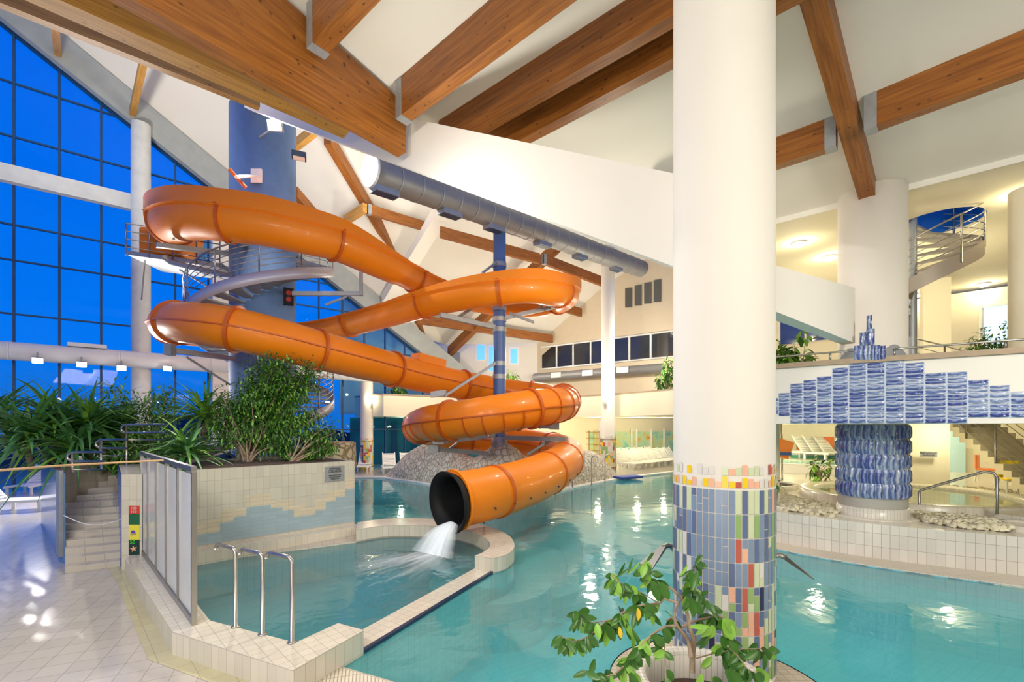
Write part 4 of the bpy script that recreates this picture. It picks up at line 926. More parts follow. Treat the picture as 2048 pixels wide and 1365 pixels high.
# picture windows between 1585 and 1700
for k, (x0, x1, c_, lab) in enumerate(((1593, 1615, srgb(190, 170, 90), 'narrow ochre picture panel on the wall under the gallery'), (1619, 1641, srgb(205, 95, 40), 'picture panel with an orange and teal shape, third from the tiled column'), (1646, 1668, srgb(215, 110, 50), 'orange picture panel, second from the tiled column'), (1673, 1690, srgb(80, 150, 190), 'blue and teal picture panel beside the tiled column'))):
    a, b = hpl(x0, lwA, lwB, 0), hpl(x1, lwA, lwB, 0); o_ = Vector((-.04, -.05, 0))
    za, zb = EYE-(904-HY)/F*a.y, EYE-(874-HY)/F*a.y
    t_ = thing('picture_panel', lab, 'picture', (a.x, a.y, za), 'picture panels under the gallery')
    mb = MB(); mb.hexa([Vector((a.x, a.y, za))+o_, Vector((b.x, b.y, za))+o_, Vector((b.x, b.y, za)), Vector((a.x, a.y, za))], [Vector((a.x, a.y, zb))+o_, Vector((b.x, b.y, zb))+o_, Vector((b.x, b.y, zb)), Vector((a.x, a.y, zb))]); mb.build('panel', mat('panel_colour', c_, .5, 0, .3, 3), t_)
    c1 = a.lerp(b, .4); zz = (za+zb)/2-.15
    mb = MB(); mb.box((c1.x-.06, c1.y-.08, zz), ((b-a).length*.5, .03, .35), math.atan2((b-a).y, (b-a).x)); mb.build('shape', mat('shape_colour', (srgb(235, 120, 30) if k != 3 else srgb(60, 175, 160)), .5), t_)
# hanging orange ball/slide part
o_ = at(1566, 898, 15.0); t_ = thing('play_panel', 'orange and blue slanted play panel beside the slim cream pillar', 'play panel', o_)
mb = MB(); mb.box(o_+Vector((0, 0, .0)), (.5, .12, .6), 0, M=Matrix.Rotation(-.5, 3, 'Z') @ Matrix.Rotation(.3, 3, 'Y')); mb.build('panel', mat('toy_orange', srgb(240, 140, 40), .4), t_, bevel=.05)
mb = MB(); mb.box(o_+Vector((-.02, -.08, -.16)), (.42, .06, .1), 0, M=Matrix.Rotation(-.5, 3, 'Z')); mb.build('blue_stripe', mat('toy_blue', srgb(50, 90, 160), .4), t_)
MB().tube([o_+Vector((0, .05, .2)), o_+Vector((0, .1, 2.55-o_.z))], .03, 8).build('hanger', M_STEEL, t_)
MB().tube([o_+Vector((0, .05, -.2)), Vector((o_.x, o_.y+.05, LZ))], .03, 8).build('foot_post', M_STEEL, t_)
# stairs going up to the left
s0, s1 = at(2075, 985, 11.2), at(1880, 835, 13.6)
stt = thing('staircase', 'cream tiled staircase with steel railing rising under the gallery', 'staircase', (s0.x, s0.y, LZ))
N = 13; s0 = Vector((s0.x, s0.y, LZ)); s1 = Vector((s1.x, s1.y, 2.75)); dh = Vector((s1.x-s0.x, s1.y-s0.y, 0)); wd = Vector((-dh.y, dh.x, 0)).normalized()*-1.5
if wd.y < 0: wd = -wd
M_STC = mat('cream_step', (.80, .73, .52, 1), .4)
for k in range(N):
    z1_ = s0.z+(s1.z-s0.z)*(k+1)/N; a = s0+dh*k/N; b = s0+dh*(k+1)/N; a = Vector((a.x, a.y, 0)); b = Vector((b.x, b.y, 0))
    mb = MB(); mb.slab([a, b, b+wd, a+wd], z1_-.28 if k else LZ, z1_, 0); mb.build('step', M_STC, stt)
for off in (0, 1):
    base = wd*off
    mb = MB()
    for h_ in (1.0, .8, .6, .4, .2): mb.tube([s0+base+Z3*h_-dh*.02, Vector((s1.x, s1.y, s1.z))+base+Z3*h_], .02 if h_ == 1.0 else .012, 6)
    mb.build('rail_bars', M_STEEL, stt)
for k in (1, 5, 9, 12):
    p = s0+(s1-s0)*k/N; MB().tube([p, p+Z3*1.02], .025, 8).build('rail_post', M_STEEL, stt)
# bright pane wall right behind the stairs
back_wall('window_2', hpl(1880, lwA, lwB, 0)+Vector((-.1, -.12, 0)), hpl(1930, lwA, lwB, 0)+Vector((-.1, -.12, 0)), .3, 2.45, mat('pale_blue_glass', srgb(190, 225, 235), .1), 'pale blue glazing under the gallery')
# small plastic chairs
def chair(x, y, z, m, label, rz=0):
    t = thing('plastic_chair', label, 'chair', (x, y, z), 'plastic chairs under the gallery')
    R = Matrix.Rotation(rz, 3, 'Z'); c = Vector((x, y, z))
    MB().box(c+Vector((0, 0, .42)), (.42, .42, .05), rz).build('seat', m, t, bevel=.02)
    MB().box(c+R @ Vector((0, .2, .66)), (.42, .05, .45), rz).build('backrest', m, t, bevel=.02)
    for sx_ in (-1, 1):
        for sy_ in (-1, 1): MB().tube([c+R @ Vector((sx_*.18, sy_*.18, .42)), c+R @ Vector((sx_*.22, sy_*.22, 0))], .018, 6).build('leg', M_WHITE, t)
pc = at(1972, 935, 14.5); chair(pc.x, pc.y, LZ, mat('chair_orange', srgb(250, 140, 70), .4), 'orange plastic chair behind the whirlpool handrail', .6)
pc = at(2025, 975, 11.9); chair(pc.x, pc.y, LZ, mat('chair_yellow', srgb(250, 220, 30), .4), 'yellow plastic chair at the foot of the cream staircase', -.4)

# ---------------------------------------------------------------- upper gallery right
uwA, uwB = Vector((9.0, 21.8, 0)), Vector((22, 8.9, 0))
struct(MB().wall([uwA, uwB], 2.9, 7.0).build('wall_right_upper', M_CREAM), 'cream back wall of the upper gallery')
# window
a, b = hpl(1962, uwA, uwB, 0)+Vector((-.05, -.06, 0)), hpl(2033, uwA, uwB, 0)+Vector((-.05, -.06, 0))
W3 = bpy.data.objects.new('window_3', None); COL.objects.link(W3); W3['kind'] = 'structure'; W3.location = (a.x, a.y, 3)
MB().wall([a, b], 3.3, EYE+(HY-617)/F*a.y).build('glass', emis('evening_window', srgb(190, 225, 250), 1.1), W3)
zt_ = EYE+(HY-617)/F*a.y
mb = MB(); mb.beam(Vector((a.x, a.y, zt_))-Vector((.02, .02, 0)), Vector((b.x, b.y, zt_))-Vector((.02, .02, 0)), .08, .08); mb.box((a.x, a.y, (3.3+zt_)/2), (.08, .08, zt_-3.3)); mb.build('window_frame', M_WHITE, W3)
cu_ = at(1870, 620, 14.0); tag(MB().box((cu_.x, cu_.y, 4.9), (.62, .62, 4.04), -.6).build('pillar', M_CREAM), 'square cream pillar behind the spiral stair on the gallery', 'pillar')
cu_ = at(2062, 600, 8.6); tag(MB().lathe([(.3, 2.9), (.3, 6.95)], (cu_.x, cu_.y), 24).build('pillar', M_CREAM), 'cream round pillar at the right edge on the gallery', 'pillar')
# left gallery triangle windows + parapet right of the pillar
la, lb = Vector(((1530-CX)/F*19, 19, 0)), Vector(((1700-CX)/F*17.5, 17.5, 0))
struct(MB().wall([la, lb], 2.9, 7.0).build('wall_gallery_far', M_CREAM), 'cream wall behind the big pillar on the gallery')
W4 = bpy.data.objects.new('window_4', None); COL.objects.link(W4); W4['kind'] = 'structure'; W4.location = (la.x, la.y, 4)
def onl(px, py): p = vpl(px, py, la, lb); return p+Vector((-.0, -.06, 0))
M_DUSK = mat('dusk_glass', srgb(15, 60, 150), .08, 0, .4, 1.0)
MB().poly([onl(1557, 690), onl(1606, 687), onl(1606, 652), onl(1557, 628)]).build('pane', M_DUSK, W4)
MB().poly([onl(1612, 684), onl(1665, 678), onl(1612, 656)]).build('pane', M_DUSK, W4)
mb = MB(); mb.tube([onl(1557, 626), onl(1690, 684)], .05, 4); mb.tube([onl(1609, 688), onl(1609, 652)], .04, 4); mb.tube([onl(1557, 626), onl(1557, 692)], .04, 4); mb.build('frame', M_WHITE, W4)
# spiral stair of the gallery
sc = Vector((9.2, 10.5, 0)); sp = thing('spiral_staircase', 'grey steel spiral staircase on the upper gallery', 'staircase', (sc.x-.1, sc.y, 2.9))
px_ = (1824-CX)/F*10.5; pc_ = Vector((px_, 10.5, 0))
MB().lathe([(.09, 2.9), (.09, 7.6)], (pc_.x, pc_.y), 16).build('centre_post', M_GALV, sp)
M_TR = mat('stone_tread', (.33, .29, .24, 1), .7)
NS = 22
def spa(k): return -.55+k*.35
for k in range(NS):
    a0, a1 = spa(k), spa(k+1.1); z_ = 2.9+.195*(k+1)
    if z_ > 7.3: break
    P_ = [pc_+Vector((.09*math.cos(a0), .09*math.sin(a0), 0)), pc_+Vector((1.15*math.cos(a0), 1.15*math.sin(a0), 0)), pc_+Vector((1.15*math.cos(a1), 1.15*math.sin(a1), 0)), pc_+Vector((.09*math.cos(a1), .09*math.sin(a1), 0))]
    mb = MB(); mb.slab(P_, z_-.05, z_, 0); mb.build('tread', M_TR, sp)
hel = [(spa(k/2), 2.9+.195*(k/2)) for k in range(0, 42)]
mb = MB(); rows = [[pc_+Vector((1.17*math.cos(a), 1.17*math.sin(a), z-.12)), pc_+Vector((1.17*math.cos(a), 1.17*math.sin(a), z+.20))] for a, z in hel]; mb.grid(rows); rows = [[pc_+Vector((1.13*math.cos(a), 1.13*math.sin(a), z-.12)), pc_+Vector((1.13*math.cos(a), 1.13*math.sin(a), z+.20))] for a, z in hel]; mb.grid(rows); mb.build('stringer', mat('bronze_grey_steel', (.36, .31, .25, 1), .45, .3), sp)
mb = MB()
for h_ in (.35, .5, .65, .8, 1.0): mb.tube([pc_+Vector((1.17*math.cos(a), 1.17*math.sin(a), z+h_)) for a, z in hel], .018 if h_ == 1.0 else .01, 6)
mb.build('rail_bars', M_STEEL, sp)
for k in range(0, 42, 5):
    a, z = hel[k]; p = pc_+Vector((1.17*math.cos(a), 1.17*math.sin(a), z)); MB().tube([p, p+Z3*1.02], .022, 6).build('rail_post', M_STEEL, sp)
# railings on gallery
def railing(name, pts, z, h, label, bars=5, post_every=1.2, m=M_STEEL, r=.018):
    t = thing(name, label, 'railing', (pts[0][0], pts[0][1], z)); P = [Vector((p[0], p[1], z if len(p) < 3 or p[2] == 0 else p[2])) for p in pts]
    mb = MB()
    for k in range(bars): mb.tube([p+Z3*h*(k+1)/bars for p in P], r if k == bars-1 else r*.55, 6)
    mb.build('rail_bars', m, t); L = 0; last = -9
    for i, p in enumerate(P):
        if i: L += (P[i]-P[i-1]).length
        if L-last >= post_every: MB().tube([p, p+Z3*h], r*1.1, 6).build('rail_post', m, t); last = L
    return t
railing('railing', [pc_+Vector((1.75*math.cos(a), 1.75*math.sin(a), 0)) for a in [(-2.3+.22*k) for k in range(16)]], 2.9, 1.0, 'curved steel railing around the foot of the gallery spiral stair')
rr_ = [p+Vector((.2, .25, 0)) for p in fas]
railing('railing', [Vector((p.x, p.y, FT+.09)) for p in fas[20:44]], FT+.09, .12, 'low steel rail along the gallery coping right of the blue fan', 1, 1.3)
railing('railing', [Vector((p.x, p.y, FT+.09)) for p in fas[4:17]], FT+.09, .14, 'low steel rail along the gallery coping left of the blue fan', 1, 1.3)
# ceiling lamps
for i, (px, py, lab) in enumerate([(1598, 485, 'round ceiling lamp nearest the big pillar'), (1660, 513, 'round ceiling lamp left of the thick white pillar'), (1968, 567, 'round ceiling lamp above the bright gallery window'), (2046, 386, 'round ceiling lamp at the right frame edge'), (1836, 588, 'round ceiling lamp low behind the spiral stair')]):
    Y = F*(zg-EYE)/(HY-py); x = (px-CX)/F*Y; t = thing('ceiling_lamp', lab, 'lamp', (x, Y, zg-.12), 'ceiling lamps of the gallery')
    MB().lathe([(.17, zg), (.17, zg-.03), (.15, zg-.04)], (x, Y), 24).build('mount', M_WHITE, t)
    MB().lathe([(.15, zg-.035), (.14, zg-.07), (.10, zg-.10), (.0, zg-.12)], (x, Y), 24).build('shade', emis('lamp_shade_glow', (1, .95, .75, 1), 6), t)
    lamp('POINT', 'ceiling_lamp_light', (x, Y, zg-.22), 28, (1, .88, .55), .1)

# ---------------------------------------------------------------- left + back balcony
bal = [Vector((-9.2, 26.6, 0)), at(735, 800, 25.0), at(767, 800, 24.2), at(900, 800, 26.2), at(1000, 800, 27), at(1075, 800, 27), at(1150, 800, 25.8), at(1250, 800, 23.4), at(1350, 800, 20.6), at(1420, 800, 18.6), at(1500, 800, 14.5), fas[0]+Vector((0, .0, 0))]
bal = [Vector((p.x, p.y, 0)) for p in bal]; bals = bal[:3]+smooth(bal[3:], 5)
ba = thing('balcony', 'curved cream balcony across the back of the hall', 'balcony', (0, 27, 2.95))
mb = MB(); mb.wall(bals, 2.95, 4.08, 0, sm=False); mb.wall([p+Vector((-.0, .2, 0)) for p in bals][::-1], 3.2, 4.08, 0); mb.build('fascia', M_CREAM, ba)
mb = MB(); mb.slab([p-Vector((0, .05, 0)) for p in bals]+[p+Vector((0, .3, 0)) for p in bals[::-1]], 4.08, 4.15, 0); mb.build('coping', M_SAND, ba)
mb = MB(); bf = bals+[Vector((10.2, 24, 0)), Vector((15, 35, 0)), Vector((-9, 34, 0))]; mb.flat([bf], 3.2, 0, True); mb.flat([bf], 2.95, 1, False); struct(mb.build('floor_balcony', [M_FLOOR, M_CREAM]), 'balcony slab')
bwA, bwB = Vector((2.1, 30.6, 0)), Vector((13.5, 20.5, 0))
bwA = at(1075, 700, 31); bwB = at(1352, 700, 25.6); bwA.z = bwB.z = 0; dW = (bwB-bwA); bwC = bwB+dW.normalized()*9
struct(MB().wall([bwA, bwC], 3.2, 14).build('wall_back_right', mat('tan_plaster', (.66, .56, .40, 1), .85)), 'tan gable wall above the balcony')
# small-window end wall
ewA, ewB = at(680, 700, 30.5), at(1083, 700, 31); ewA.z = ewB.z = 0
struct(MB().wall([ewA, Vector((bwA.x, bwA.y, 0))], 3.2, 12).build('wall_back', M_PLAST), 'white end wall with three small windows')
for n_, x0, x1, y0, y1 in (('window_5', 954, 969, 690, 720), ('window_6', 978, 988, 693, 742), ('window_7', 1021, 1035, 698, 727)):
    a, b = hpl(x0, ewA, bwA, 0)-Vector((0, .06, 0)), hpl(x1, ewA, bwA, 0)-Vector((0, .06, 0)); za, zb = EYE+(HY-y1)/F*a.y, EYE+(HY-y0)/F*a.y
    w_ = bpy.data.objects.new(n_, None); COL.objects.link(w_); w_['kind'] = 'structure'; w_.location = (a.x, a.y, za)
    MB().wall([a, b], za, zb).build('glass', emis('dusk_pane', srgb(90, 170, 230), 1.0), w_)
    mb = MB(); mb.box(((a.x+b.x)/2, a.y+.045, (za+zb)/2), (b.x-a.x+.22, .05, zb-za+.22)); mb.build('window_frame', M_WHITE, w_)
a, b = hpl(872, ewA, bwA, 0)-Vector((0, .05, 0)), hpl(915, ewA, bwA, 0)-Vector((0, .05, 0)); mb = MB(); mb.box(((a.x+b.x)/2-.6, a.y, 6.4), (3.0, .06, 2.0)); tag(mb.build('wall_panel', M_CONC), 'grey rectangular wall panel left of the small windows', 'panel')
# band of gallery windows on the right back wall
def onw(px, py, o=.06):
    p = vpl(px, py, bwA, bwC); n = Vector((dW.y, -dW.x, 0)).normalized(); n = n if n.y < 0 else -n; return p+n*o
M_DKG = mat('dark_reflecting_glass', (.035, .035, .035, 1), .06, 0, .5, .8, spec=.9)
W8 = bpy.data.objects.new('window_8', None); COL.objects.link(W8); W8['kind'] = 'structure'; W8.location = onw(1200, 740); W8['label'] = 'row of dark gallery windows above the balcony'
xs = [(1085, 1112), (1116, 1145), (1149, 1180), (1184, 1206), (1229, 1257), (1262, 1300), (1305, 1347)]
tpy = lambda x: 692-(x-1112)*.126; bty = lambda x: 739-(x-1085)*.096
for i, (x0, x1) in enumerate(xs):
    P_ = [onw(x0, bty(x0)), onw(x1, bty(x1)), onw(x1, tpy(x1)), onw(x0, tpy(x0))]
    if i == 0: P_ = [onw(x0, bty(x0)), onw(x1, bty(x1)), onw(x1, tpy(x1)), onw(x0+18, tpy(x1)+3), onw(x0, tpy(x0)+16)]
    MB().poly(P_).build('pane', M_DKG, W8)
mb = MB()
for f_ in (tpy, bty): mb.tube([onw(1083, f_(1083)), onw(1350, f_(1350))], .06, 4, cap=True)
for (x0, x1) in xs: mb.tube([onw(x1+2, bty(x1)), onw(x1+2, tpy(x1))], .07, 4)
mb.build('frame', M_WHITE, W8)
W9 = bpy.data.objects.new('window_9', None); COL.objects.link(W9); W9['kind'] = 'structure'; W9.location = onw(1290, 600); W9['label'] = 'four narrow high windows in the tan gable wall'
for i, (x0, x1) in enumerate([(1251, 1265), (1270, 1284), (1289, 1304), (1308, 1323)]):
    y0, y1 = 578-i*5.5, 616-i*3.6; MB().poly([onw(x0, y1), onw(x1, y1-1), onw(x1, y0-2), onw(x0, y0)]).build('pane', mat('louvre_glass', (.10, .10, .09, 1), .3, 0, .3, 20), W9)
# small duct on balcony wall
dn = thing('air_duct', 'thin round metal duct below the dark gallery windows', 'duct', onw(1200, 760, .5))
MB().tube([onw(1078, 757, .55), onw(1340, 738, .55)], .27, 14).build('pipe', M_DUCT, dn)
for px, py in ((1125, 753), (1187, 749), (1256, 743)):
    p = onw(px, py, .85); MB().box(p, (.7, .06, .34), math.atan2(dW.y, dW.x)).build('grille', M_WHITE, dn)
# under balcony back walls
ubA, ubB = at(1040, 900, 30.4), at(1420, 900, 34.5); ubA.z = ubB.z = 0
struct(MB().wall([ubA, ubB], 0, 2.95).build('wall_back_lower', M_CREAM), 'cream wall under the back balcony')
mu = struct(MB().wall([hpl(1180, ubA, ubB, 0)-Vector((0, .06, 0)), hpl(1352, ubA, ubB, 0)-Vector((0, .06, 0))], .5, 2.0).build('window_10', M_MUR), 'long colourful mural window behind the sun loungers')
for px in (1197, 1262, 1272, 1301, 1327, 1350):
    p = hpl(px, ubA, ubB, 0); tag(MB().box((p.x, p.y-.12, 1.2), (.12, .1, 2.0)).build('window_post', M_WHITE), f'white post in front of the mural, {["at the mosaic pillar", "left of the close pair", "right of the close pair", "third from the right", "second from the right", "at the big pillar"][[1197,1262,1272,1301,1327,1350].index(px)]}', 'post')
p = hpl(1182, ubA, ubB, 0); mb = MB()
for a_ in range(4): mb.box((p.x-.5+a_*.35, p.y-.08, 1.1), (.04, .04, 2.0))
for b_ in range(5): mb.box((p.x, p.y-.08, .3+b_*.42), (1.1, .04, .04))
tag(mb.build('lattice_screen', mat('ochre_lattice', (.5, .3, .06, 1), .6)), 'ochre lattice screen left of the slim mosaic pillar', 'screen')
# lower left back (dark blue doors under the balcony)
a, b = at(700, 900, 28.5), at(1045, 900, 30.3); a.z = b.z = 0
struct(MB().wall([a, b], 0, 2.95).build('window_11', mat('teal_night_glass', (.02, .14, .22, 1), .08, 0, .6, .6)), 'dark teal glazing under the left end of the balcony')
for px in (790, 830, 880):
    p = hpl(px, a, b, 0); tag(MB().box((p.x, p.y-.1, 1.3), (.3, .1, 2.7)).build('door_post', M_BLUEFR), 'dark blue upright in the glazing under the balcony, ' + {790: 'at the slim mosaic pillar', 830: 'just left of the slide coil', 880: 'behind the slide coil'}[px], 'post')
# wall lamps
for (p, lab) in ((at(741, 812, 24.7), 'wall lamp on the white corner of the left balcony'), (at(1209, 806, 22.75), 'glowing wall lamp on the slim pillar')):
    t = thing('wall_lamp', lab, 'lamp', p, 'wall lamps'); MB().box(p, (.16, .1, .3)).build('body', M_GALV, t); MB().box(p+Z3*.19, (.2, .14, .08)).build('shade', M_LAMP, t); lamp('POINT', 'wall_lamp_light', p+Vector((0, -.25, .35)), 18, (1, .88, .6), .1)
p = at(655, 812, 22); t = thing('wall_lamp', 'wall lamp reflection modelled as a lamp between the lower spiral rail and the slim mosaic pillar', 'lamp', p, 'wall lamps')
MB().box(p, (.14, .1, .25)).build('body', M_GALV, t); MB().box(p+Z3*.16, (.16, .12, .06)).build('shade', M_LAMP, t)  # glowing box stands in for the reflection of a wall lamp
# balcony plants are added with the other plants

# ---------------------------------------------------------------- big metal duct
d0, d1 = at(742, 341, 12.2), at(1282, 538, 24)
du = thing('air_duct', 'big ribbed metal air duct below the white sloping beam', 'duct', d0)
dd = d1-d0; Ld = dd.length; dn_ = dd.normalized()
def rib(t): return .42+.004*math.sin(t*Ld*70)
MB().tube([d0+dd*k/60 for k in range(61)], .42, 28).build('pipe', M_DUCT, du)
MB().tube([d0-dn_*.05, d0+dn_*.02], .43, 28).build('end_cap', M_WHITE, du)
for k in range(1, 22):
    p = d0+dd*k/22; MB().tube([p, p+dn_*.05], .432, 28).build('joint_ring', M_GALV, du)
for px, py, Yq in ((770, 375, 12.6), (900, 423, 14.8), (988, 455, 16.4), (1085, 490, 18.7), (1160, 517, 20.8), (1232, 535, 22.6)):
    f_ = (px-742)/(1282-742); # param from picture x
    r_ = (px-CX)/F; s_ = (r_*d0.y-d0.x)/(dd.x-r_*dd.y); p = d0+dd*s_-Z3*.46
    R = Matrix((dn_, Z3.cross(dn_).normalized(), dn_.cross(Z3.cross(dn_)).normalized())).transposed()
    mb = MB(); mb.box(p, (.75, .34, .16), M=R); o_ = mb.build('outlet', M_GALV, du); mb = MB(); mb.box(p-Z3*.085, (.68, .27, .01), M=R); mb.build('outlet_grille', M_DARK, o_)

# ---------------------------------------------------------------- blue tower, pole
TC = Vector(((527-CX)/F*15, 15.0, 0)); TR = .98
tw = thing('slide_tower', 'thick blue painted concrete tower behind the upper slide', 'tower', TC)
MB().lathe([(TR, 0), (TR, 12.7), (0, 12.7)], (TC.x, TC.y), 48).build('shaft', M_BLUEC, tw)
pp_ = at(513, 352, 14.0); MB().box(pp_, (.33, .05, .42)).build('bracket_plate', M_WHITE, tw)
MB().tube([pp_, at(472, 354, 12.6)], .045, 8).build('bracket_arm', M_WHITE, tw)
sg_ = at(577, 594, 14.2); o_ = MB().box(sg_, (.28, .14, .52), .5).build('signal_box', M_BLACK, tw)
M_RED = mat('red_lens', (.35, .02, .02, 1), .3); sdir = Vector((math.sin(.5), -math.cos(.5), 0))
for dz_ in (.36, .16): MB().tube([sg_+sdir*.06+Z3*(dz_-.26), sg_+sdir*.10+Z3*(dz_-.26)], .075, 14).build('signal_lens', M_RED, o_)
hl_ = MB().lathe([(.55, 12.7), (.55, 14.5)], (TC.x-.1, TC.y), 32); tag(hl_.build('pillar', M_PLAST), 'white round pillar stub above the blue tower', 'pillar')
# floodlight on tower
p = at(548, 250, 13.4); f_ = thing('floodlight', 'dazzling floodlight high on the blue tower', 'floodlight', p)
dr = Vector((.1, -1, -.35)).normalized(); R = dr.to_track_quat('-Y', 'Z').to_matrix()
MB().box(p-dr*.1, (.4, .15, .3), M=R).build('housing', M_GALV, f_); MB().box(p-dr*.015, (.34, .012, .24), M=R).build('lens', M_FLOOD, f_); MB().tube([p-dr*.15, Vector((TC.x+.3, TC.y-.85, p.z+.1))], .03, 6).build('bracket', M_GALV, f_)
lamp('SPOT', 'flood_beam', p+dr*.15, 1400, (1, .97, .92), .1, (-1.5, 4, 0), spot=2.4)
p = at(598, 312, 14.4); f_ = thing('floodlight', 'dark unlit floodlight on the right side of the blue tower', 'floodlight', p)
MB().box(p, (.42, .3, .16), .4).build('housing', M_DARK, f_); MB().box(p-Z3*.085, (.34, .24, .012), .4).build('lens', M_WHITE, f_)

PC = Vector(((999-CX)/F*16.3, 16.3, 0)); PR = .225
pole = thing('support_pole', 'slender blue steel pole through the middle of the slide coil', 'pole', PC)
MB().lathe([(PR, .2), (PR, 10.9)], (PC.x, PC.y), 28).build('shaft', M_BLUEP, pole)
for y in (527, 615, 637, 658, 727, 753, 862): 
    z = EYE+(HY-y)/F*16.1; MB().lathe([(PR+.02, z-.08), (PR+.02, z+.08)], (PC.x, PC.y), 28).build('collar', M_GALV, pole)
MB().lathe([(PR+.06, 1.7), (PR+.06, 2.05), (PR, 2.06)], (PC.x, PC.y), 28).build('base_collar', M_GALV, pole)

# ---------------------------------------------------------------- water slide
R0 = .56
path_px = [(368, 480, 15.7), (346, 458, 15.0), (344, 440, 14.0), (366, 431, 13.2), (408, 428, 12.9), (460, 434, 12.8), (530, 443, 12.9), (600, 459, 13.2), (670, 477, 13.8), (740, 508, 14.8), (800, 536, 15.9), (860, 566, 17.2), (930, 590, 18.4), (1000, 603, 19.2), (1065, 606, 19.3), (1110, 599, 18.5), (1130, 588, 17.2), (1127, 580, 16.0), (1105, 576, 15.2), (1060, 569, 14.7), (1000, 573, 14.6), (930, 583, 14.9), (860, 598, 15.5), (790, 617, 16.3), (720, 636, 17.2), (660, 650, 17.8), (600, 658, 18.2), (540, 664, 18.2), (470, 664, 17.6), (400, 662, 16.8), (356, 656, 15.6), (340, 650, 14.3), (355, 646, 13.1), (395, 648, 12.4), (460, 657, 12.1), (540, 675, 12.4), (610, 694, 13.0), (680, 712, 13.9), (750, 730, 15.0), (820, 748, 16.3), (890, 764, 17.6), (960, 777, 18.6), (1030, 788, 19.1), (1090, 795, 18.8), (1125, 800, 17.6), (1127, 807, 16.0), (1105, 812, 14.6), (1060, 818, 13.8), (1000, 828, 13.4), (940, 837, 13.5), (885, 844, 14.0), (850, 849, 15.2), (840, 855, 16.6), (862, 864, 18.1), (915, 873, 19.0), (980, 880, 19.2), (1050, 886, 18.8), (1105, 895, 17.6), (1132, 908, 15.8), (1128, 924, 13.9), (1100, 944, 12.3), (1050, 966, 11.0), (990, 984, 10.0), (930, 997, 9.45), (905, 1002, 9.25)]
ctrl = [at(*p) for p in path_px]
SP = 6
path = smooth(ctrl, SP)
sl = thing('water_slide', 'giant orange tube water slide winding around blue tower and pole', 'water slide', (-3, 14, .3))
def frames(pts):
    out = []
    for i in range(len(pts)):
        d = (pts[min(i+1, len(pts)-1)]-pts[max(i-1, 0)]).normalized(); s = d.cross(Z3).normalized(); u_ = s.cross(d).normalized(); out.append((pts[i], d, s, u_))
    return out
FR = frames(path)
def curv(i):
    a, b = FR[max(0, i-5)][1], FR[min(len(FR)-1, i+5)][1]; c_ = a.cross(b).z; return max(-1, min(1, c_*2.2))   # + left turn
def radius(i):
    c_ = i/SP
    if c_ < 10: return .64-.010*c_
    if c_ < 27: return .50
    return .57
def ringpts(i, r, a0, a1, n, full):
    p, d, s, u_ = FR[i]; return [p+(s*math.cos(a0+(a1-a0)*k/n)+u_*math.sin(a0+(a1-a0)*k/n))*r for k in range(n+(0 if full else 1))]
def arcs(i):
    """opening of the flume; outer wall high"""
    c_ = curv(i)
    # angle 0 = right side, pi/2 = up; left turn -> outer wall is right
    right_top = .25+.95*max(0, c_); left_top = PI-.25-.95*max(0, -c_)
    return left_top, right_top+2*PI
def scurv(i):
    return sum(curv(max(0, min(len(FR)-1, i+k))) for k in range(-12, 13, 2))/13*1.6 if True else 0
openi = lambda i: i/SP < 26.5
bounds = [0, 2, 5, 8, 10.5, 13, 15.2, 17.6, 20, 22.2, 24.4, 26.5, 28.5, 30.5, 32, 34.2, 36.4, 38.5, 40.5, 42.5, 44, 47, 49.8, 52, 54.5, 57, 59, 60.3, 62, len(path_px)-1]
NR = 36
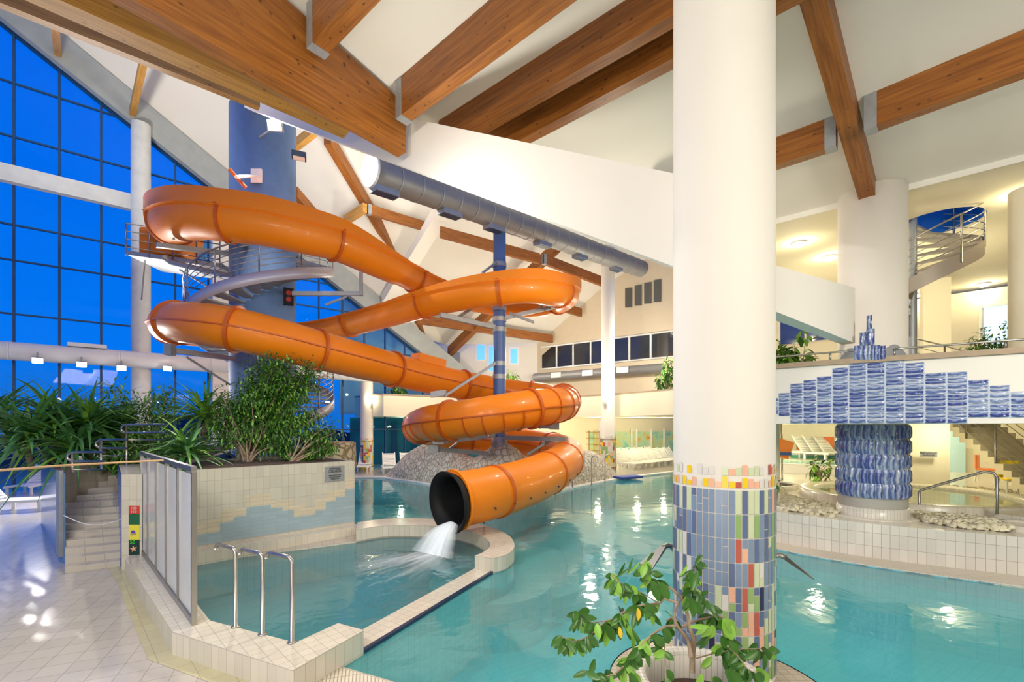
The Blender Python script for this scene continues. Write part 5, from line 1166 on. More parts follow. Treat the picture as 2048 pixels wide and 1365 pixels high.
for bi in range(len(bounds)-1):
    i0, i1 = int(bounds[bi]*SP), int(bounds[bi+1]*SP)
    sec = MB()
    if openi(i1-1):
        def prof_(i, r, th):
            p, d, s, u_ = FR[i]; c_ = scurv(i); el_, er_ = .05+(.26 if i < 60 else .16)*max(0, -c_), .05+(.26 if i < 60 else .16)*max(0, c_); b_ = .28; q = []
            dz = -.10
            xs_ = r*math.cos(b_); zs = r*math.sin(b_)
            q += [(-xs_-.09, zs+el_), (-xs_-.09, zs)]
            q += [(r*math.cos(PI-b_+(PI+2*b_)*k/26), r*math.sin(PI-b_+(PI+2*b_)*k/26)) for k in range(27)]
            q += [(xs_+.09, zs), (xs_+.09, zs+er_)]
            f = 1 if not th else 1-th/r
            return [p+s*(x*f)+u_*(z*f+dz) for x, z in q]
        rows = [prof_(i, radius(i), 0) for i in range(i0, i1+1)]; rin = [prof_(i, radius(i), .025) for i in range(i0, i1+1)]
        sec.grid(rows, 0); sec.grid([x[::-1] for x in rin], 1)
        for e_ in (0, -1):
            sec.grid([[rows[k][e_], rin[k][e_]] for k in range(len(rows))], 2, sm=False)
        so_ = sec.build('flume_section', [M_ORANGE, M_ORIN, M_ORFL], sl)
        m__ = so_.modifiers.new('edges', 'EDGE_SPLIT'); m__.split_angle = .7
        p, d, s, u_ = FR[i1]; rr = []
        A_ = prof_(i1, radius(i1), 0)[1:-1]; B_ = prof_(i1, radius(i1), -.055)[1:-1]
        for dz, L_ in ((-.04, A_), (-.04, B_), (.04, B_), (.04, A_)): rr.append([q+d*dz for q in L_])
        fl_ = MB(); fl_.grid(rr, 0, sm=False); fl_.build('flange', M_ORFL, so_)
    else:
        rows = [ringpts(i, radius(i), 0, 2*PI, NR, True) for i in range(i0, i1+1)]
        sec.grid(rows, 0, cu=True)
        rows2 = [ringpts(i, radius(i)-.03, 0, 2*PI, NR, True)[::-1] for i in range(i0, i1+1)]
        sec.grid(rows2, 1, cu=True)
        so_ = sec.build('tube_section', [M_ORANGE, M_BLACK], sl)
        # side seams
        for sg2 in (0, PI):
            mb = MB(); rws = []
            for i in range(i0, i1+1):
                p, d, s, u_ = FR[i]; r = radius(i); q = s*math.cos(sg2)
                rws.append([p+q*r+u_*.018, p+q*(r+.05)+u_*.018, p+q*(r+.05)-u_*.018, p+q*r-u_*.018])
            if bi < len(bounds)-5: mb.grid(rws, 0, sm=False); mb.build('seam', M_ORFL, so_)
        if bi < len(bounds)-2:
            fl_ = MB(); p, d, s, u_ = FR[i1]; r = radius(i1); big_ = .07 if bi < len(bounds)-6 else .025; rr = []
            for dz, rad in ((-.045, r-.01), (-.045, r+big_), (.045, r+big_), (.045, r-.01)): rr.append([p+d*dz+(s*math.cos(2*PI*k/NR)+u_*math.sin(2*PI*k/NR))*rad for k in range(NR)])
            fl_.grid(rr, 0, cu=True, sm=False); fl_.build('flange', M_ORFL, so_)
        # ribs on the coil
        if 44 <= bounds[bi] < 52:
            n_ = 5 if bounds[bi] < 49 else 4
            for k in range(1, n_):
                i = int(i0+(i1-i0)*k/n_); p, d, s, u_ = FR[i]; r = radius(i); rr = []; 
                up_ = bounds[bi] == 44
                a0, a1 = (-PI, 0) if not up_ else (-PI, PI)
                for dz, rad in ((-.02, r-.01), (-.02, r+.035), (.02, r+.035), (.02, r-.01)): rr.append([p+d*dz+(s*math.cos(a0+(a1-a0)*j/24)+u_*math.sin(a0+(a1-a0)*j/24))*rad for j in range(25)])
                mb = MB(); mb.grid(rr, 0, sm=False); mb.build('rib', M_ORFL, so_)
# raised splash guard blocks
for ix, sz in ((39.6*SP, .5),):
    p, d, s, u_ = FR[int(ix)]; R = Matrix((d, s, u_)).transposed(); MB().box(p+u_*.62, (1.3, .5, .35), M=R).build('vent_box', M_ORANGE, sl)
p, d, s, u_ = FR[int(17.2*SP)]; R = Matrix((d, s, u_)).transposed()
# exit mouth
p, d, s, u_ = FR[-1]; rr = []
prof = [(-.10, .59, 0), (-.06, .62, 0), (.0, .65, .03), (.10, .71, .06), (.15, .72, .06), (.15, .68, .05), (.05, .58, .02), (-.05, .53, 0), (-1.2, .52, 0)]
for dz, rad, ov in prof: rr.append([p+d*dz+s*math.cos(2*PI*k/48)*rad*.95+u_*(math.sin(2*PI*k/48)*rad*.90-ov*.5) for k in range(48)])
mb = MB(); mb.grid(rr, 0, cu=True); mb.build('exit_ring', M_BLACK, sl)
p_, d_, s_, u2 = FR[-3]; mb = MB(); rr = []
for dz, rad in ((-.03, .56), (-.03, .635), (.03, .635), (.03, .56)): rr.append([p_+d_*dz+(s_*math.cos(2*PI*k/NR)+u2*math.sin(2*PI*k/NR))*rad for k in range(NR)])
mb.grid(rr, 0, cu=True, sm=False); mb.build('flange', M_ORANGE, sl)
# exit leg to the curb
a = gp(967, 1048, .25); MB().tube([a, Vector((a.x, a.y, 1.0))], .03, 8).build('leg', M_STEEL, sl)
MB().tube([Vector((a.x, a.y, .95)), Vector((a.x-.25, a.y+.1, .8))], .03, 8).build('leg_clamp', M_STEEL, sl)
# screws along the lower tube
for k in range(8):
    i = len(FR)-1-9-k*3; p_, d_, s_, u2 = FR[i]; an = -.35 if s_.y < 0 else PI+.35
    q = p_+(s_*math.cos(an)+u2*math.sin(an))*.575
    MB().tube([q, q+(q-p_).normalized()*.03], .022, 8).build('bolt', M_DARK, sl)
MB().tube([at(458, 338, 12.9), at(492, 376, 13.2)], .05, 8).build('strut', M_ORFL, sl)
# start box & platform
sb = thing('slide_platform', 'steel start platform with railing at the top of the slide', 'platform', at(335, 515, 15.5))
pa, pb = at(292, 528, 15.2), at(470, 552, 15.4)
MB().beam(pa, pb, 1.6, .14).build('deck', M_GALV, sb)
sbx = at(337, 492, 15.2); MB().box(sbx, (1.3, .9, .9), .1).build('start_box', M_ORANGE, sb, bevel=.08)
for z_ in (.25, .5, .75, 1.0):
    MB().tube([pa+Vector((0, -.8, z_)), pb+Vector((0, -.8, z_))], .016, 6).build('rail_bar', M_STEEL, sb)
for k in range(5):
    p = pa.lerp(pb, k/4)+Vector((0, -.8, 0)); MB().tube([p, p+Z3*1.0], .022, 6).build('rail_post', M_STEEL, sb)
MB().tube([at(330, 515, 14.4), at(345, 527, 14.4), at(420, 545, 14.3), at(470, 556, 14.2)], .11, 12).build('drain_pipe', M_GALV, sb)
MB().tube([at(290, 520, 14.5), at(283, 600, 14.9)], .02, 6).build('stay_rod', M_GALV, sb)
MB().tube([at(360, 540, 14.6), at(428, 582, 14.2)], .03, 6).build('brace', M_GALV, sb)
# support arms
def arms(lab, segs, loc):
    mb = MB(); mb.beam(segs[0][0], segs[0][1], segs[0][2], segs[0][2]); t = mb.build('support_arm', M_GALV, sl); t['label'] = lab
    for a_, b_, w_ in segs[1:]: MB().beam(a_, b_, w_, w_).build('brace', M_GALV, t)
    return t
arms('long grey support arm with an upright right of the blue tower', [(at(585, 592, 14.2), at(726, 592, 14.5), .13), (at(723, 592, 14.5), at(723, 546, 14.5), .1), (at(650, 612, 14.4), at(693, 596, 14.4), .06)], at(585, 592, 14.2))
arms('grey support arm under the left end of the lower tube', [(at(340, 705, 12.9), at(477, 724, 14.2), .14), (at(372, 716, 13.2), at(460, 772, 14.3), .06), (at(345, 712, 12.9), at(345, 690, 12.9), .2)], at(345, 705, 13))
arms('grey support arm under the upper slide bend at left', [(at(313, 495, 13.0), at(460, 512, 14.4), .13), (at(345, 480, 13.2), at(450, 452, 14.0), .06)], at(313, 495, 13))
arms('slanted grey strut below the upper flume at the tower', [(at(458, 462, 13.1), at(495, 498, 14.1), .16)], at(458, 462, 13.1))
arms('pair of grey arms from the pole left to the open flume', [(at(880, 635, 15.2), at(992, 660, 16.2), .15), (at(915, 638, 15.6), at(965, 606, 15.0), .08), (at(900, 618, 15.3), at(985, 603, 15.9), .1)], at(880, 640, 15.3))
arms('grey arms from the pole right to the open flume bend', [(at(1010, 640, 16.2), at(1118, 616, 16.4), .14), (at(1020, 630, 16.2), at(1068, 648, 16.0), .1), (at(1092, 622, 16.2), at(1062, 597, 16.0), .06), (at(1110, 618, 16.2), at(1110, 606, 16.2), .3)], at(1010, 640, 16.2))
arms('thin grey strut from the pole down to the middle tube', [(at(890, 795, 15.2), at(990, 730, 16.1), .1), (at(862, 796, 15.6), at(892, 792, 15.6), .2)], at(890, 795, 15.2))
arms('thin grey strut beside the upper pole collar', [(at(965, 548, 15.4), at(992, 528, 16.1), .08)], at(965, 548, 15.4))
arms('grey arms under the left of the coil, upper pair', [(at(884, 888, 14.6), at(988, 876, 16.0), .15), (at(880, 888, 14.6), at(880, 872, 14.6), .35), (at(906, 884, 14.8), at(935, 862, 15.2), .07), (at(925, 884, 15.2), at(956, 862, 15.6), .07)], at(884, 888, 14.6))
arms('grey arm low above the stone mound left of the pole', [(at(866, 903, 15.0), at(975, 912, 16.0), .15), (at(870, 905, 15.0), at(870, 890, 15.0), .3), (at(892, 905, 15.2), at(915, 888, 15.6), .07)], at(866, 903, 15))
arms('grey arm right of the pole under the coil', [(at(1010, 856, 16.2), at(1112, 858, 15.6), .14), (at(1108, 860, 15.6), at(1108, 838, 15.6), .3), (at(1080, 858, 15.8), at(1065, 842, 15.4), .07)], at(1010, 856, 16.2))
arms('long grey arm right of the pole across the lower tube', [(at(1010, 880, 16.0), at(1134, 884, 14.6), .15), (at(1085, 893, 15.2), at(1100, 884, 15.0), .1), (at(1055, 912, 15.2), at(1090, 890, 15.0), .08)], at(1010, 880, 16))

# water jet from the mouth
p, d, s, u_ = FR[-1]; W0 = p-u_*.50+d*.05
M_JET = bpy.data.materials.new('white_water'); M_JET.use_nodes = True; nt = M_JET.node_tree; b_ = nt.nodes['Principled BSDF']; b_.inputs['Base Color'].default_value = (.85, .93, .96, 1); b_.inputs['Roughness'].default_value = .5
nz = nt.nodes.new('ShaderNodeTexNoise'); nz.inputs['Scale'].default_value = 2.0; nz.inputs['Detail'].default_value = 4; tcn = nt.nodes.new('ShaderNodeUVMap')
sep = nt.nodes.new('ShaderNodeSeparateXYZ'); nt.links.new(tcn.outputs[0], sep.inputs[0]); mpn = nt.nodes.new('ShaderNodeMapping'); mpn.inputs['Scale'].default_value = (1.0, 6, 1); nt.links.new(tcn.outputs[0], mpn.inputs[0]); nt.links.new(mpn.outputs[0], nz.inputs['Vector'])
r1 = nt.nodes.new('ShaderNodeMapRange'); r1.inputs['From Min'].default_value = 0; r1.inputs['From Max'].default_value = 1; r1.inputs['To Min'].default_value = 1.15; r1.inputs['To Max'].default_value = -.25; nt.links.new(sep.outputs[0], r1.inputs['Value'])
sm_ = nt.nodes.new('ShaderNodeMath'); sm_.operation = 'ADD'; nt.links.new(r1.outputs[0], sm_.inputs[0])
s2 = nt.nodes.new('ShaderNodeMath'); s2.operation = 'MULTIPLY_ADD'; s2.inputs[1].default_value = 1.3; s2.inputs[2].default_value = -.55; nt.links.new(nz.outputs['Fac'], s2.inputs[0]); nt.links.new(s2.outputs[0], sm_.inputs[1])
s3 = nt.nodes.new('ShaderNodeMath'); s3.operation = 'MULTIPLY'; s3.use_clamp = True; nt.links.new(sm_.outputs[0], s3.inputs[0])
ed = nt.nodes.new('ShaderNodeMath'); ed.operation = 'SINE'; pm = nt.nodes.new('ShaderNodeMath'); pm.operation = 'MULTIPLY'; pm.inputs[1].default_value = PI; nt.links.new(sep.outputs[1], pm.inputs[0]); nt.links.new(pm.outputs[0], ed.inputs[0])
nt.links.new(ed.outputs[0], s3.inputs[1]); nt.links.new(s3.outputs[0], b_.inputs['Alpha'])
jt = gp(862, 1112, -.02); jd = (jt-W0); jd.z = 0; jl = jd.length; jd.normalize(); js = Vector((-jd.y, jd.x, 0))
rows = []
for i in range(17):
    t = i/16; c_ = W0+jd*jl*t; c_.z = W0.z+(-.0-W0.z)*t*t; wdt = .22+.36*t; rows.append([c_+js*wdt*(2*k/10-1)+Z3*.08*math.sin(PI*k/10)*(1-t) for k in range(11)])
mb = MB(); mb.grid(rows, uvf=lambda i, j: (.25*i/16, j/10))
foam = []
for i in range(21):
    t = i/20; c_ = Vector((jt.x, jt.y, 0))+jd*(-.35+2.2*t); foam.append([Vector((c_.x, c_.y, 0))+js*(.30+.95*t)*(2*k/12-1)+Z3*(.0+.015*math.sin(k*2+i)) for k in range(13)])
mb.grid(foam, uvf=lambda i, j: (.30+.75*i/20, j/12))
tag(mb.build('water_stream', M_JET), 'white water gushing from the black slide mouth and foaming on the splash pool', 'water stream', kind='stuff')

# ---------------------------------------------------------------- spiral stair around the tower
ts = thing('spiral_staircase', 'steel spiral staircase winding around the blue tower', 'staircase', (TC.x, TC.y, 1.6))
SR = 2.15; zf = lambda a: 6.45+(a+PI/2)/(2*PI)*4.5     # a=-pi/2 front
a_s, a_e = -PI/2-2*PI-.6, PI*.55
n_ = 46
for k in range(n_):
    a0 = a_s+(a_e-a_s)*k/n_; a1 = a0+(a_e-a_s)/n_*1.12; z_ = zf(a0)
    if z_ < 1.7: continue
    P_ = [TC+Vector((r_*math.cos(a_), r_*math.sin(a_), 0)) for r_, a_ in ((TR+.02, a0), (SR, a0), (SR, a1), (TR+.02, a1))]
    mb = MB(); mb.slab(P_, z_-.05, z_, 0); mb.build('tread', M_GALV, ts)
hel = [(a_s+(a_e-a_s)*k/150, zf(a_s+(a_e-a_s)*k/150)) for k in range(151)]; hel = [h for h in hel if h[1] > 1.7]
mb = MB(); M_STRG = mat('lilac_grey_steel', (.42, .42, .50, 1), .4, .2)
cp = lambda a, z, r: Vector((TC.x+r*math.cos(a), TC.y+r*math.sin(a), z))
mb.grid([[cp(a, z-.22, SR), cp(a, z+.12, SR), cp(a, z+.12, SR+.03), cp(a, z-.22, SR+.03)] for a, z in hel], cu=True); mb.build('stringer', M_STRG, ts)
mb = MB()
for h_ in (.3, .46, .62, .78, .94, 1.1): mb.tube([cp(a, z+h_, SR) for a, z in hel], .024 if h_ == 1.1 else .011, 6)
mb.build('rail_bars', M_STEEL, ts)
for k in range(0, len(hel), 8): a, z = hel[k]; MB().tube([cp(a, z, SR), cp(a, z+1.1, SR)], .022, 6).build('rail_post', M_STEEL, ts)

# ---------------------------------------------------------------- stone mounds
def mound(name, label, base, hfun, m, cat='rockwork'):
    return None
mb = MB(); rn = random.Random(5)
ridge = [(-6.0, 22.6, 0.0), (-4.9, 21.6, 1.15), (-3.6, 20.4, 1.75), (-2.4, 18.9, 1.6), (-1.6, 17.9, 1.2), (-.95, 16.7, 1.55), (-.45, 16.25, 1.9), (.15, 16.5, 1.55), (1.1, 18.0, 1.1), (2.3, 19.2, 1.15), (3.4, 20.6, 1.35), (4.2, 21.6, .9), (4.9, 22.4, 0)]
rs = smooth(ridge, 5); front = smooth([(-6.25, 21.6, 0), (-5.3, 20.85, 0), (-3.6, 19.3, 0), (-2.3, 17.4, 0), (-1.5, 16.3, 0), (-.8, 15.75, 0), (-.3, 15.55, 0), (.5, 15.75, 0), (1.35, 16.8, 0), (2.3, 18.1, 0), (3.4, 19.4, 0), (4.4, 20.55, 0), (5.2, 21.4, 0)], 5)
rows = []
for r_, f_ in zip(rs, front):
    col = []
    for k in range(9):
        t = k/8; p = Vector((f_.x+(r_.x-f_.x)*t**1.3, f_.y+(r_.y-f_.y)*t**1.3, r_.z*math.sin(t*PI/2)**.9)); nzv = noise.noise(p*1.2)*.12*(1 if 0 < k else 0); col.append(p+Vector((nzv, nzv, nzv*.6)))
    bk_ = r_+(r_-f_)*.8
    for k in range(1, 5):
        t = k/4; p = Vector((r_.x+(bk_.x-r_.x)*t, r_.y+(bk_.y-r_.y)*t, r_.z*math.cos(t*PI/2))); col.append(p)
    rows.append(col)
mb.grid(rows, 0); tag(mb.build('stone_mound', M_STONE), 'pale rubble stone mound at the back pool edge around the pole', 'rockwork')
mb = MB(); sc_ = at(650, 905, 13.8)
mb.lathe([(.72, 1.2), (.70, 1.95), (.62, 1.98), (0, 1.98)], (sc_.x+.2, 13.8), 28); tag(mb.build('stone_tub', M_STONEY), 'low round yellow stone tub behind the tiled planter', 'rockwork')
# mound rim/white kerb
kr = [p for p in main_pool if False]
kb = smooth([(-8.5, 21.4, 0), (-6.06, 21.3, 0), (-3.37, 18.96, 0), (-1.9, 16.6, 0), (-.3, 15.3, 0), (.9, 15.7, 0), (2.0, 17.4, 0), (4.8, 20.7, 0), (8.6, 23.9, 0), (10.6, 25.5, 0)], 5)
mb = MB(); mb.grid([[p+Vector((0, -.04, -.1)), p+Vector((0, -.04, .05)), p+Vector((-.05, .26, .05)), p+Vector((-.05, .26, 0))] for p in kb], 0, sm=False); tag(mb.build('pool_kerb', M_WHITE), 'white kerb along the far edge of the main pool', 'kerb')
# ladder rails on the far edge
for i, (px, yb, yt, lab) in enumerate([(1145, 975, 925, 'leftmost thin pool ladder rail beside the slide bend'), (1183, 972, 912, 'middle thin pool ladder rail at the far edge'), (1210, 968, 910, 'rightmost thin pool ladder rail at the far edge')]):
    b = gp(px, yb, .05); zt_ = EYE-(yt-HY)/F*b.y; mb = MB(); mb.tube([b, Vector((b.x, b.y, zt_-.12)), Vector((b.x+.06, b.y, zt_-.02)), Vector((b.x+.15, b.y, zt_)), Vector((b.x+.25, b.y, zt_-.08)), Vector((b.x+.27, b.y, zt_-.2))], .025, 8)
    tag(mb.build('ladder_rail', M_STEEL), lab, 'pool rail', 'pool ladder rails at the far edge')
p = gp(1252, 958, .02); mb = MB(); mb.box((p.x+.1, p.y, .1), (1.3, .6, .1), .5); tag(mb.build('blue_mat', mat('navy_foam', (.03, .06, .35, 1), .6), bevel=.03), 'dark blue foam mat lying on the far pool edge', 'mat')

# ---------------------------------------------------------------- spouts at the big pillar
def spout(p0, dirx, lab):
    t = thing('water_spout', lab, 'spout', p0, 'water spouts at the big pillar')
    q = [p0-dirx*.14-Z3*.35, p0-dirx*.04-Z3*.06, p0+Vector((dirx.x*.03, dirx.y*.03, .02)), p0+dirx*.08+Z3*.04, p0+dirx*.14+Z3*.02]
    MB().tube(q, .028, 10).build('neck', M_STEEL, t)
    s = dirx.cross(Z3); a = p0+dirx*.13+Z3*.02; e_ = p0+dirx*.38-Z3*.16
    mb = MB(); mb.hexa([a+s*.02-Z3*.03, e_+s*.11-Z3*.008, e_-s*.11-Z3*.008, a-s*.02-Z3*.03], [a+s*.03+Z3*.025, e_+s*.11+Z3*.004, e_-s*.11+Z3*.004, a-s*.03+Z3*.025]); mb.build('blade', mat('dull_steel', (.20, .20, .19, 1), .42, .8, .1), t)
spout(Vector((at(1347, 1100, 5.05).x, 5.05, EYE-(1097-HY)/F*5.05)), Vector((-.93, -.37, 0)), 'flat steel water spout left of the big mosaic pillar')
spout(Vector((at(1543, 1118, 4.95).x, 4.95, EYE-(1117-HY)/F*4.95)), Vector((.93, -.3, 0)), 'flat steel water spout right of the big mosaic pillar')

# ---------------------------------------------------------------- sun loungers
def make_lounger():
    root = thing('sun_lounger', 'white plastic sun lounger', 'sun lounger', (0, 0, 0))
    W_ = .68
    mb = MB()
    for s_ in (-1, 1): mb.beam(Vector((-.95, s_*W_/2, .26)), Vector((.95, s_*W_/2, .26)), .05, .07)
    mb.build('frame', M_WHITE, root)
    mb = MB()
    for k in range(12): mb.box((-.88+k*.095, 0, .325), (.07, W_-.04, .02))
    mb.build('seat', M_WHITE, root)
    a = .95; c_, s_ = math.cos(a), math.sin(a); mb = MB(); R = Matrix(((c_, 0, -s_), (0, 1, 0), (s_, 0, c_)))
    for k in range(9): mb.box((.24+(.07+k*.085)*c_, 0, .33+(.07+k*.085)*s_), (.062, W_-.05, .022), M=R)
    for q in (-1, 1): mb.box((.24+.42*c_, q*(W_/2-.03), .33+.42*s_), (.84, .05, .035), M=R)
    mb.build('backrest', M_WHITE, root)
    for sx_ in (-.8, .1, .85):
        for sy_ in (-1, 1): MB().box((sx_, sy_*(W_/2-.01), .13), (.08, .05, .26)).build('leg', M_WHITE, root)
    return root
lp = make_lounger(); used = [False]
def place_l(p, rz, lab, grp):
    o = lp if not used[0] else copy_tree(lp); used[0] = True
    o.location = (p[0], p[1], 0); o.rotation_euler = (0, 0, rz); o['label'] = lab; o['group'] = grp
place_l(gp(58, 985)+Vector((.2, .0, 0)), 1.9, 'white sun lounger with raised back by the blue glass at far left', 'loungers on the left deck')
place_l(gp(10, 1030)+Vector((-.5, .6, 0)), 3.5, 'white sun lounger cut by the left frame edge', 'loungers on the left deck')
place_l((-7.9, 24.2), 1.7, 'white sun lounger left of the slim mosaic pillar', 'loungers by the stone mound')
place_l((-6.35, 23.6), 1.9, 'cream sun lounger just right of the slim mosaic pillar', 'loungers by the stone mound')
place_l((-5.55, 24.1), 1.9, 'cream sun lounger nearest the stone mound', 'loungers by the stone mound')
for k in range(9):
    t = k/8; p = gp(1248+13*k, 938.5-1.5*k, 0); place_l((p.x+.1, p.y+.2), 2.29, f'white sun lounger, number {["one","two","three","four","five","six","seven","eight","nine"][k]} from the slim mosaic pillar in the front row', 'front row of loungers at the back')
for k in range(5):
    p = gp(1252+15*k, 929-1.3*k, 0); place_l((p.x, p.y), 2.29, f'white sun lounger, number {["one","two","three","four","five"][k]} from the left in the row before the mural', 'back row of loungers before the mural')
for k in range(3):
    p = at(1625+22*k, 905, 19.6); o = copy_tree(lp); o.location = (p.x, p.y, 1.0); o.rotation_euler = (0, 0, 1.9); o['label'] = ['white sun lounger behind the raised pool, leftmost', 'white sun lounger behind the raised pool, middle', 'white sun lounger behind the raised pool, beside the blue tiled column'][k]; o['group'] = 'loungers behind the raised pool'
struct(MB().slab([(11.0, 20.2), (13.5, 18.2), (16, 20), (13, 23)], .66, 1.0, 0).build('floor_back', M_CURBT))

# ---------------------------------------------------------------- plants
def strap(mb, base, az, L, droop, w, lift, n=7, m=0):
    d = Vector((math.cos(az), math.sin(az), 0)); s = Vector((-d.y, d.x, 0)); rows = []
    for i in range(n+1):
        t = i/n; p = base+d*(L*t*math.cos(lift*(1-t*.3)))+Z3*(L*(math.sin(lift)*t-droop*t*t)); ww = w*(1-t**2.2)*.5+.002
        rows.append([p-s*ww, p-Z3*ww*.5, p+s*ww])
    mb.grid(rows, m, sm=True)
def strap_plant(name, label, heads, n, L, w, seed, trunk=True, mats=None, grp=None, cat='plant'):
    rn = random.Random(seed); t = thing(name, label, cat, heads[0][:2]+(heads[0][3],), grp); mb = MB(); tr = MB()
    for (x, y, z, zb) in heads:
        if trunk: MB().tube([Vector((x+.05, y, zb)), Vector((x-.03, y, (z+zb)/2)), Vector((x, y, z))], .055, 8).build('stem', M_BARK, t)
        for k in range(n):
            lift = rn.uniform(-.15, 1.35); strap(mb, Vector((x, y, z+rn.uniform(-.12, .1))), rn.uniform(0, 2*PI), L*rn.uniform(.7, 1.1), rn.uniform(.15, .75), w*rn.uniform(.7, 1.2), lift, 7, rn.choice((0, 0, 0, 1)))
    mb.build('foliage', mats or [M_LEAFB, M_LEAF2], t)
    return t
def leafquad(mb, p, d, up, L, w, m=0, n=4):
    d = d.normalized(); s = d.cross(up); s = s.normalized() if s.length > 1e-4 else Vector((1, 0, 0)); u_ = s.cross(d); rows = []
    for i in range(n+1):
        t = i/n; ww = w*math.sin(PI*min(1, (t*.92+.06)))**.8*.5; c_ = p+d*L*t-u_*L*.12*t*t; rows.append([c_-s*ww+u_*ww*.35, c_, c_+s*ww+u_*ww*.35])
    mb.grid(rows, m, sm=True)
def bush(name, label, c, rad, n, L, w, seed, base, mats=None, stems=4, grp=None, cat='plant', clumps=None):
    rn = random.Random(seed); t = thing(name, label, cat, base, grp); mb = MB(); st = MB(); c = Vector(c); tips = []
    b0 = Vector(base)
    for k in range(stems*4):
        an = rn.uniform(0, 2*PI); q = c+Vector((rad[0]*math.cos(an)*rn.uniform(.3, .95), rad[1]*math.sin(an)*rn.uniform(.3, .95), rad[2]*rn.uniform(-.7, .95))); mid = (b0+q)/2+Vector((rn.uniform(-.1, .1), rn.uniform(-.1, .1), .05)); tips.append((mid, q))
        st.tube(smooth([b0+Vector((rn.uniform(-.08, .08), rn.uniform(-.08, .08), 0)), mid, q], 4), lambda u_: .022*(1-u_)+.005, 5)
    for k in range(n):
        mid, q = rn.choice(tips); f = rn.random()**.6; p = mid.lerp(q, f)+Vector((rn.gauss(0, rad[0]*.16), rn.gauss(0, rad[1]*.16), rn.gauss(0, rad[2]*.13)))
        d = (p-c)*.6+Vector((rn.uniform(-1, 1), rn.uniform(-1, 1), rn.uniform(-1.1, .4)))*max(rad)*.7
        leafquad(mb, p, d, Z3, L*rn.uniform(.7, 1.2), w*rn.uniform(.7, 1.2), rn.choice((0, 0, 1)), 2)
    mb.build('foliage', mats or [M_LEAF, M_LEAF2], t); st.build('stem', M_BARK, t); return t
PZ = 1.67
def H(px, py, Y, zb): p = at(px, py, Y); return (p.x, p.y, p.z, zb)
# left bed body behind steps
strap_plant('pandanus', 'big dark strap leaved plant at the far left', [H(60, 880, 9.9, 1.5), H(-20, 850, 10.2, 1.5), H(110, 850, 10.6, 1.5)], 120, 1.6, .10, 1)
strap_plant('pandanus', 'spiky strap leaved plant behind the steps with upright fan', [H(175, 850, 10.6, 1.6), H(150, 900, 10.2, 1.6), H(215, 880, 11.2, 1.6)], 120, 1.5, .095, 2)
strap_plant('yucca', 'pale green spiky plant behind the glass screen', [H(410, 835, 11.4, 1.66)], 110, 1.45, .075, 4, mats=[M_LEAF2, M_LEAFB])
strap_plant('yucca', 'dark short spiky plant standing at the left end of the planter', [H(372, 905, 9.2, 1.5)], 60, 1.0, .09, 5)
bush('leafy_shrub', 'light green leafy shrub between the spiky plants', at(282, 830, 12.0), (1.0, .8, .85), 3000, .16, .05, 7, (at(282, 900, 12.0).x, 12.0, 1.7), [M_LEAF2, M_LEAF])
bush('leafy_shrub', 'low dark leafy undergrowth in front of the light green shrub', at(310, 905, 10.6), (1.3, .6, .55), 2600, .13, .045, 8, (at(310, 930, 10.6).x, 10.6, 1.5))
bush('weeping_fig', 'weeping fig tree with dense dark crown beside the tower', at(560, 792, 11.6), (1.15, .8, 1.05), 9000, .13, .05, 9, (at(480, 940, 10.6).x, 10.6, 1.6), cat='tree', stems=7)
bush('weeping_fig', 'airy weeping fig with pale trunk in the tiled planter', at(490, 845, 10.8), (1.1, .7, .8), 3200, .12, .04, 10, (at(495, 935, 10.2).x, 10.2, 1.66), cat='tree', stems=6)
bush('weeping_fig', 'drooping fig branches in front of the stone tub', at(610, 880, 10.6), (.75, .45, .5), 1800, .12, .04, 11, (at(585, 935, 10.3).x, 10.3, 1.66), cat='tree')
bush('herb', 'small bluish ground plant in the planter near the notice plate', at(590, 915, 10.4), (.35, .25, .12), 260, .1, .03, 12, (at(590, 925, 10.4).x, 10.4, 1.66), stems=2)
# railings of the left stair top
def post_rail(pts, lab): 
    return railing('railing', pts, 0, .0, lab)
lr = thing('railing', 'stepped steel railing in front of the left plants', 'railing', at(150, 935, 8.6))
for (x0, x1, yt, yb, Y) in ((135, 210, 905, 935, 8.4), (192, 255, 880, 930, 9.0), (243, 330, 850, 935, 9.6), (330, 470, 878, 930, 11.0)):
    a, b = at(x1, yt, Y), at(x0, yt, Y); mb = MB(); mb.tube([a, b+Vector((.08, 0, 0)), b+Vector((0, 0, -.05)), b+Vector((0, 0, -.12)), b+Vector((.08, 0, -.17)), a-Z3*.17], .022, 8); mb.tube([a-Z3*.32, b-Z3*.32+Vector((.1, 0, 0))], .012, 6); mb.build('rail_bars', M_STEEL, lr)
    p = at(x0+10, yt, Y); MB().tube([p, at(x0+10, yb+10, Y)], .024, 8).build('rail_post', M_STEEL, lr)
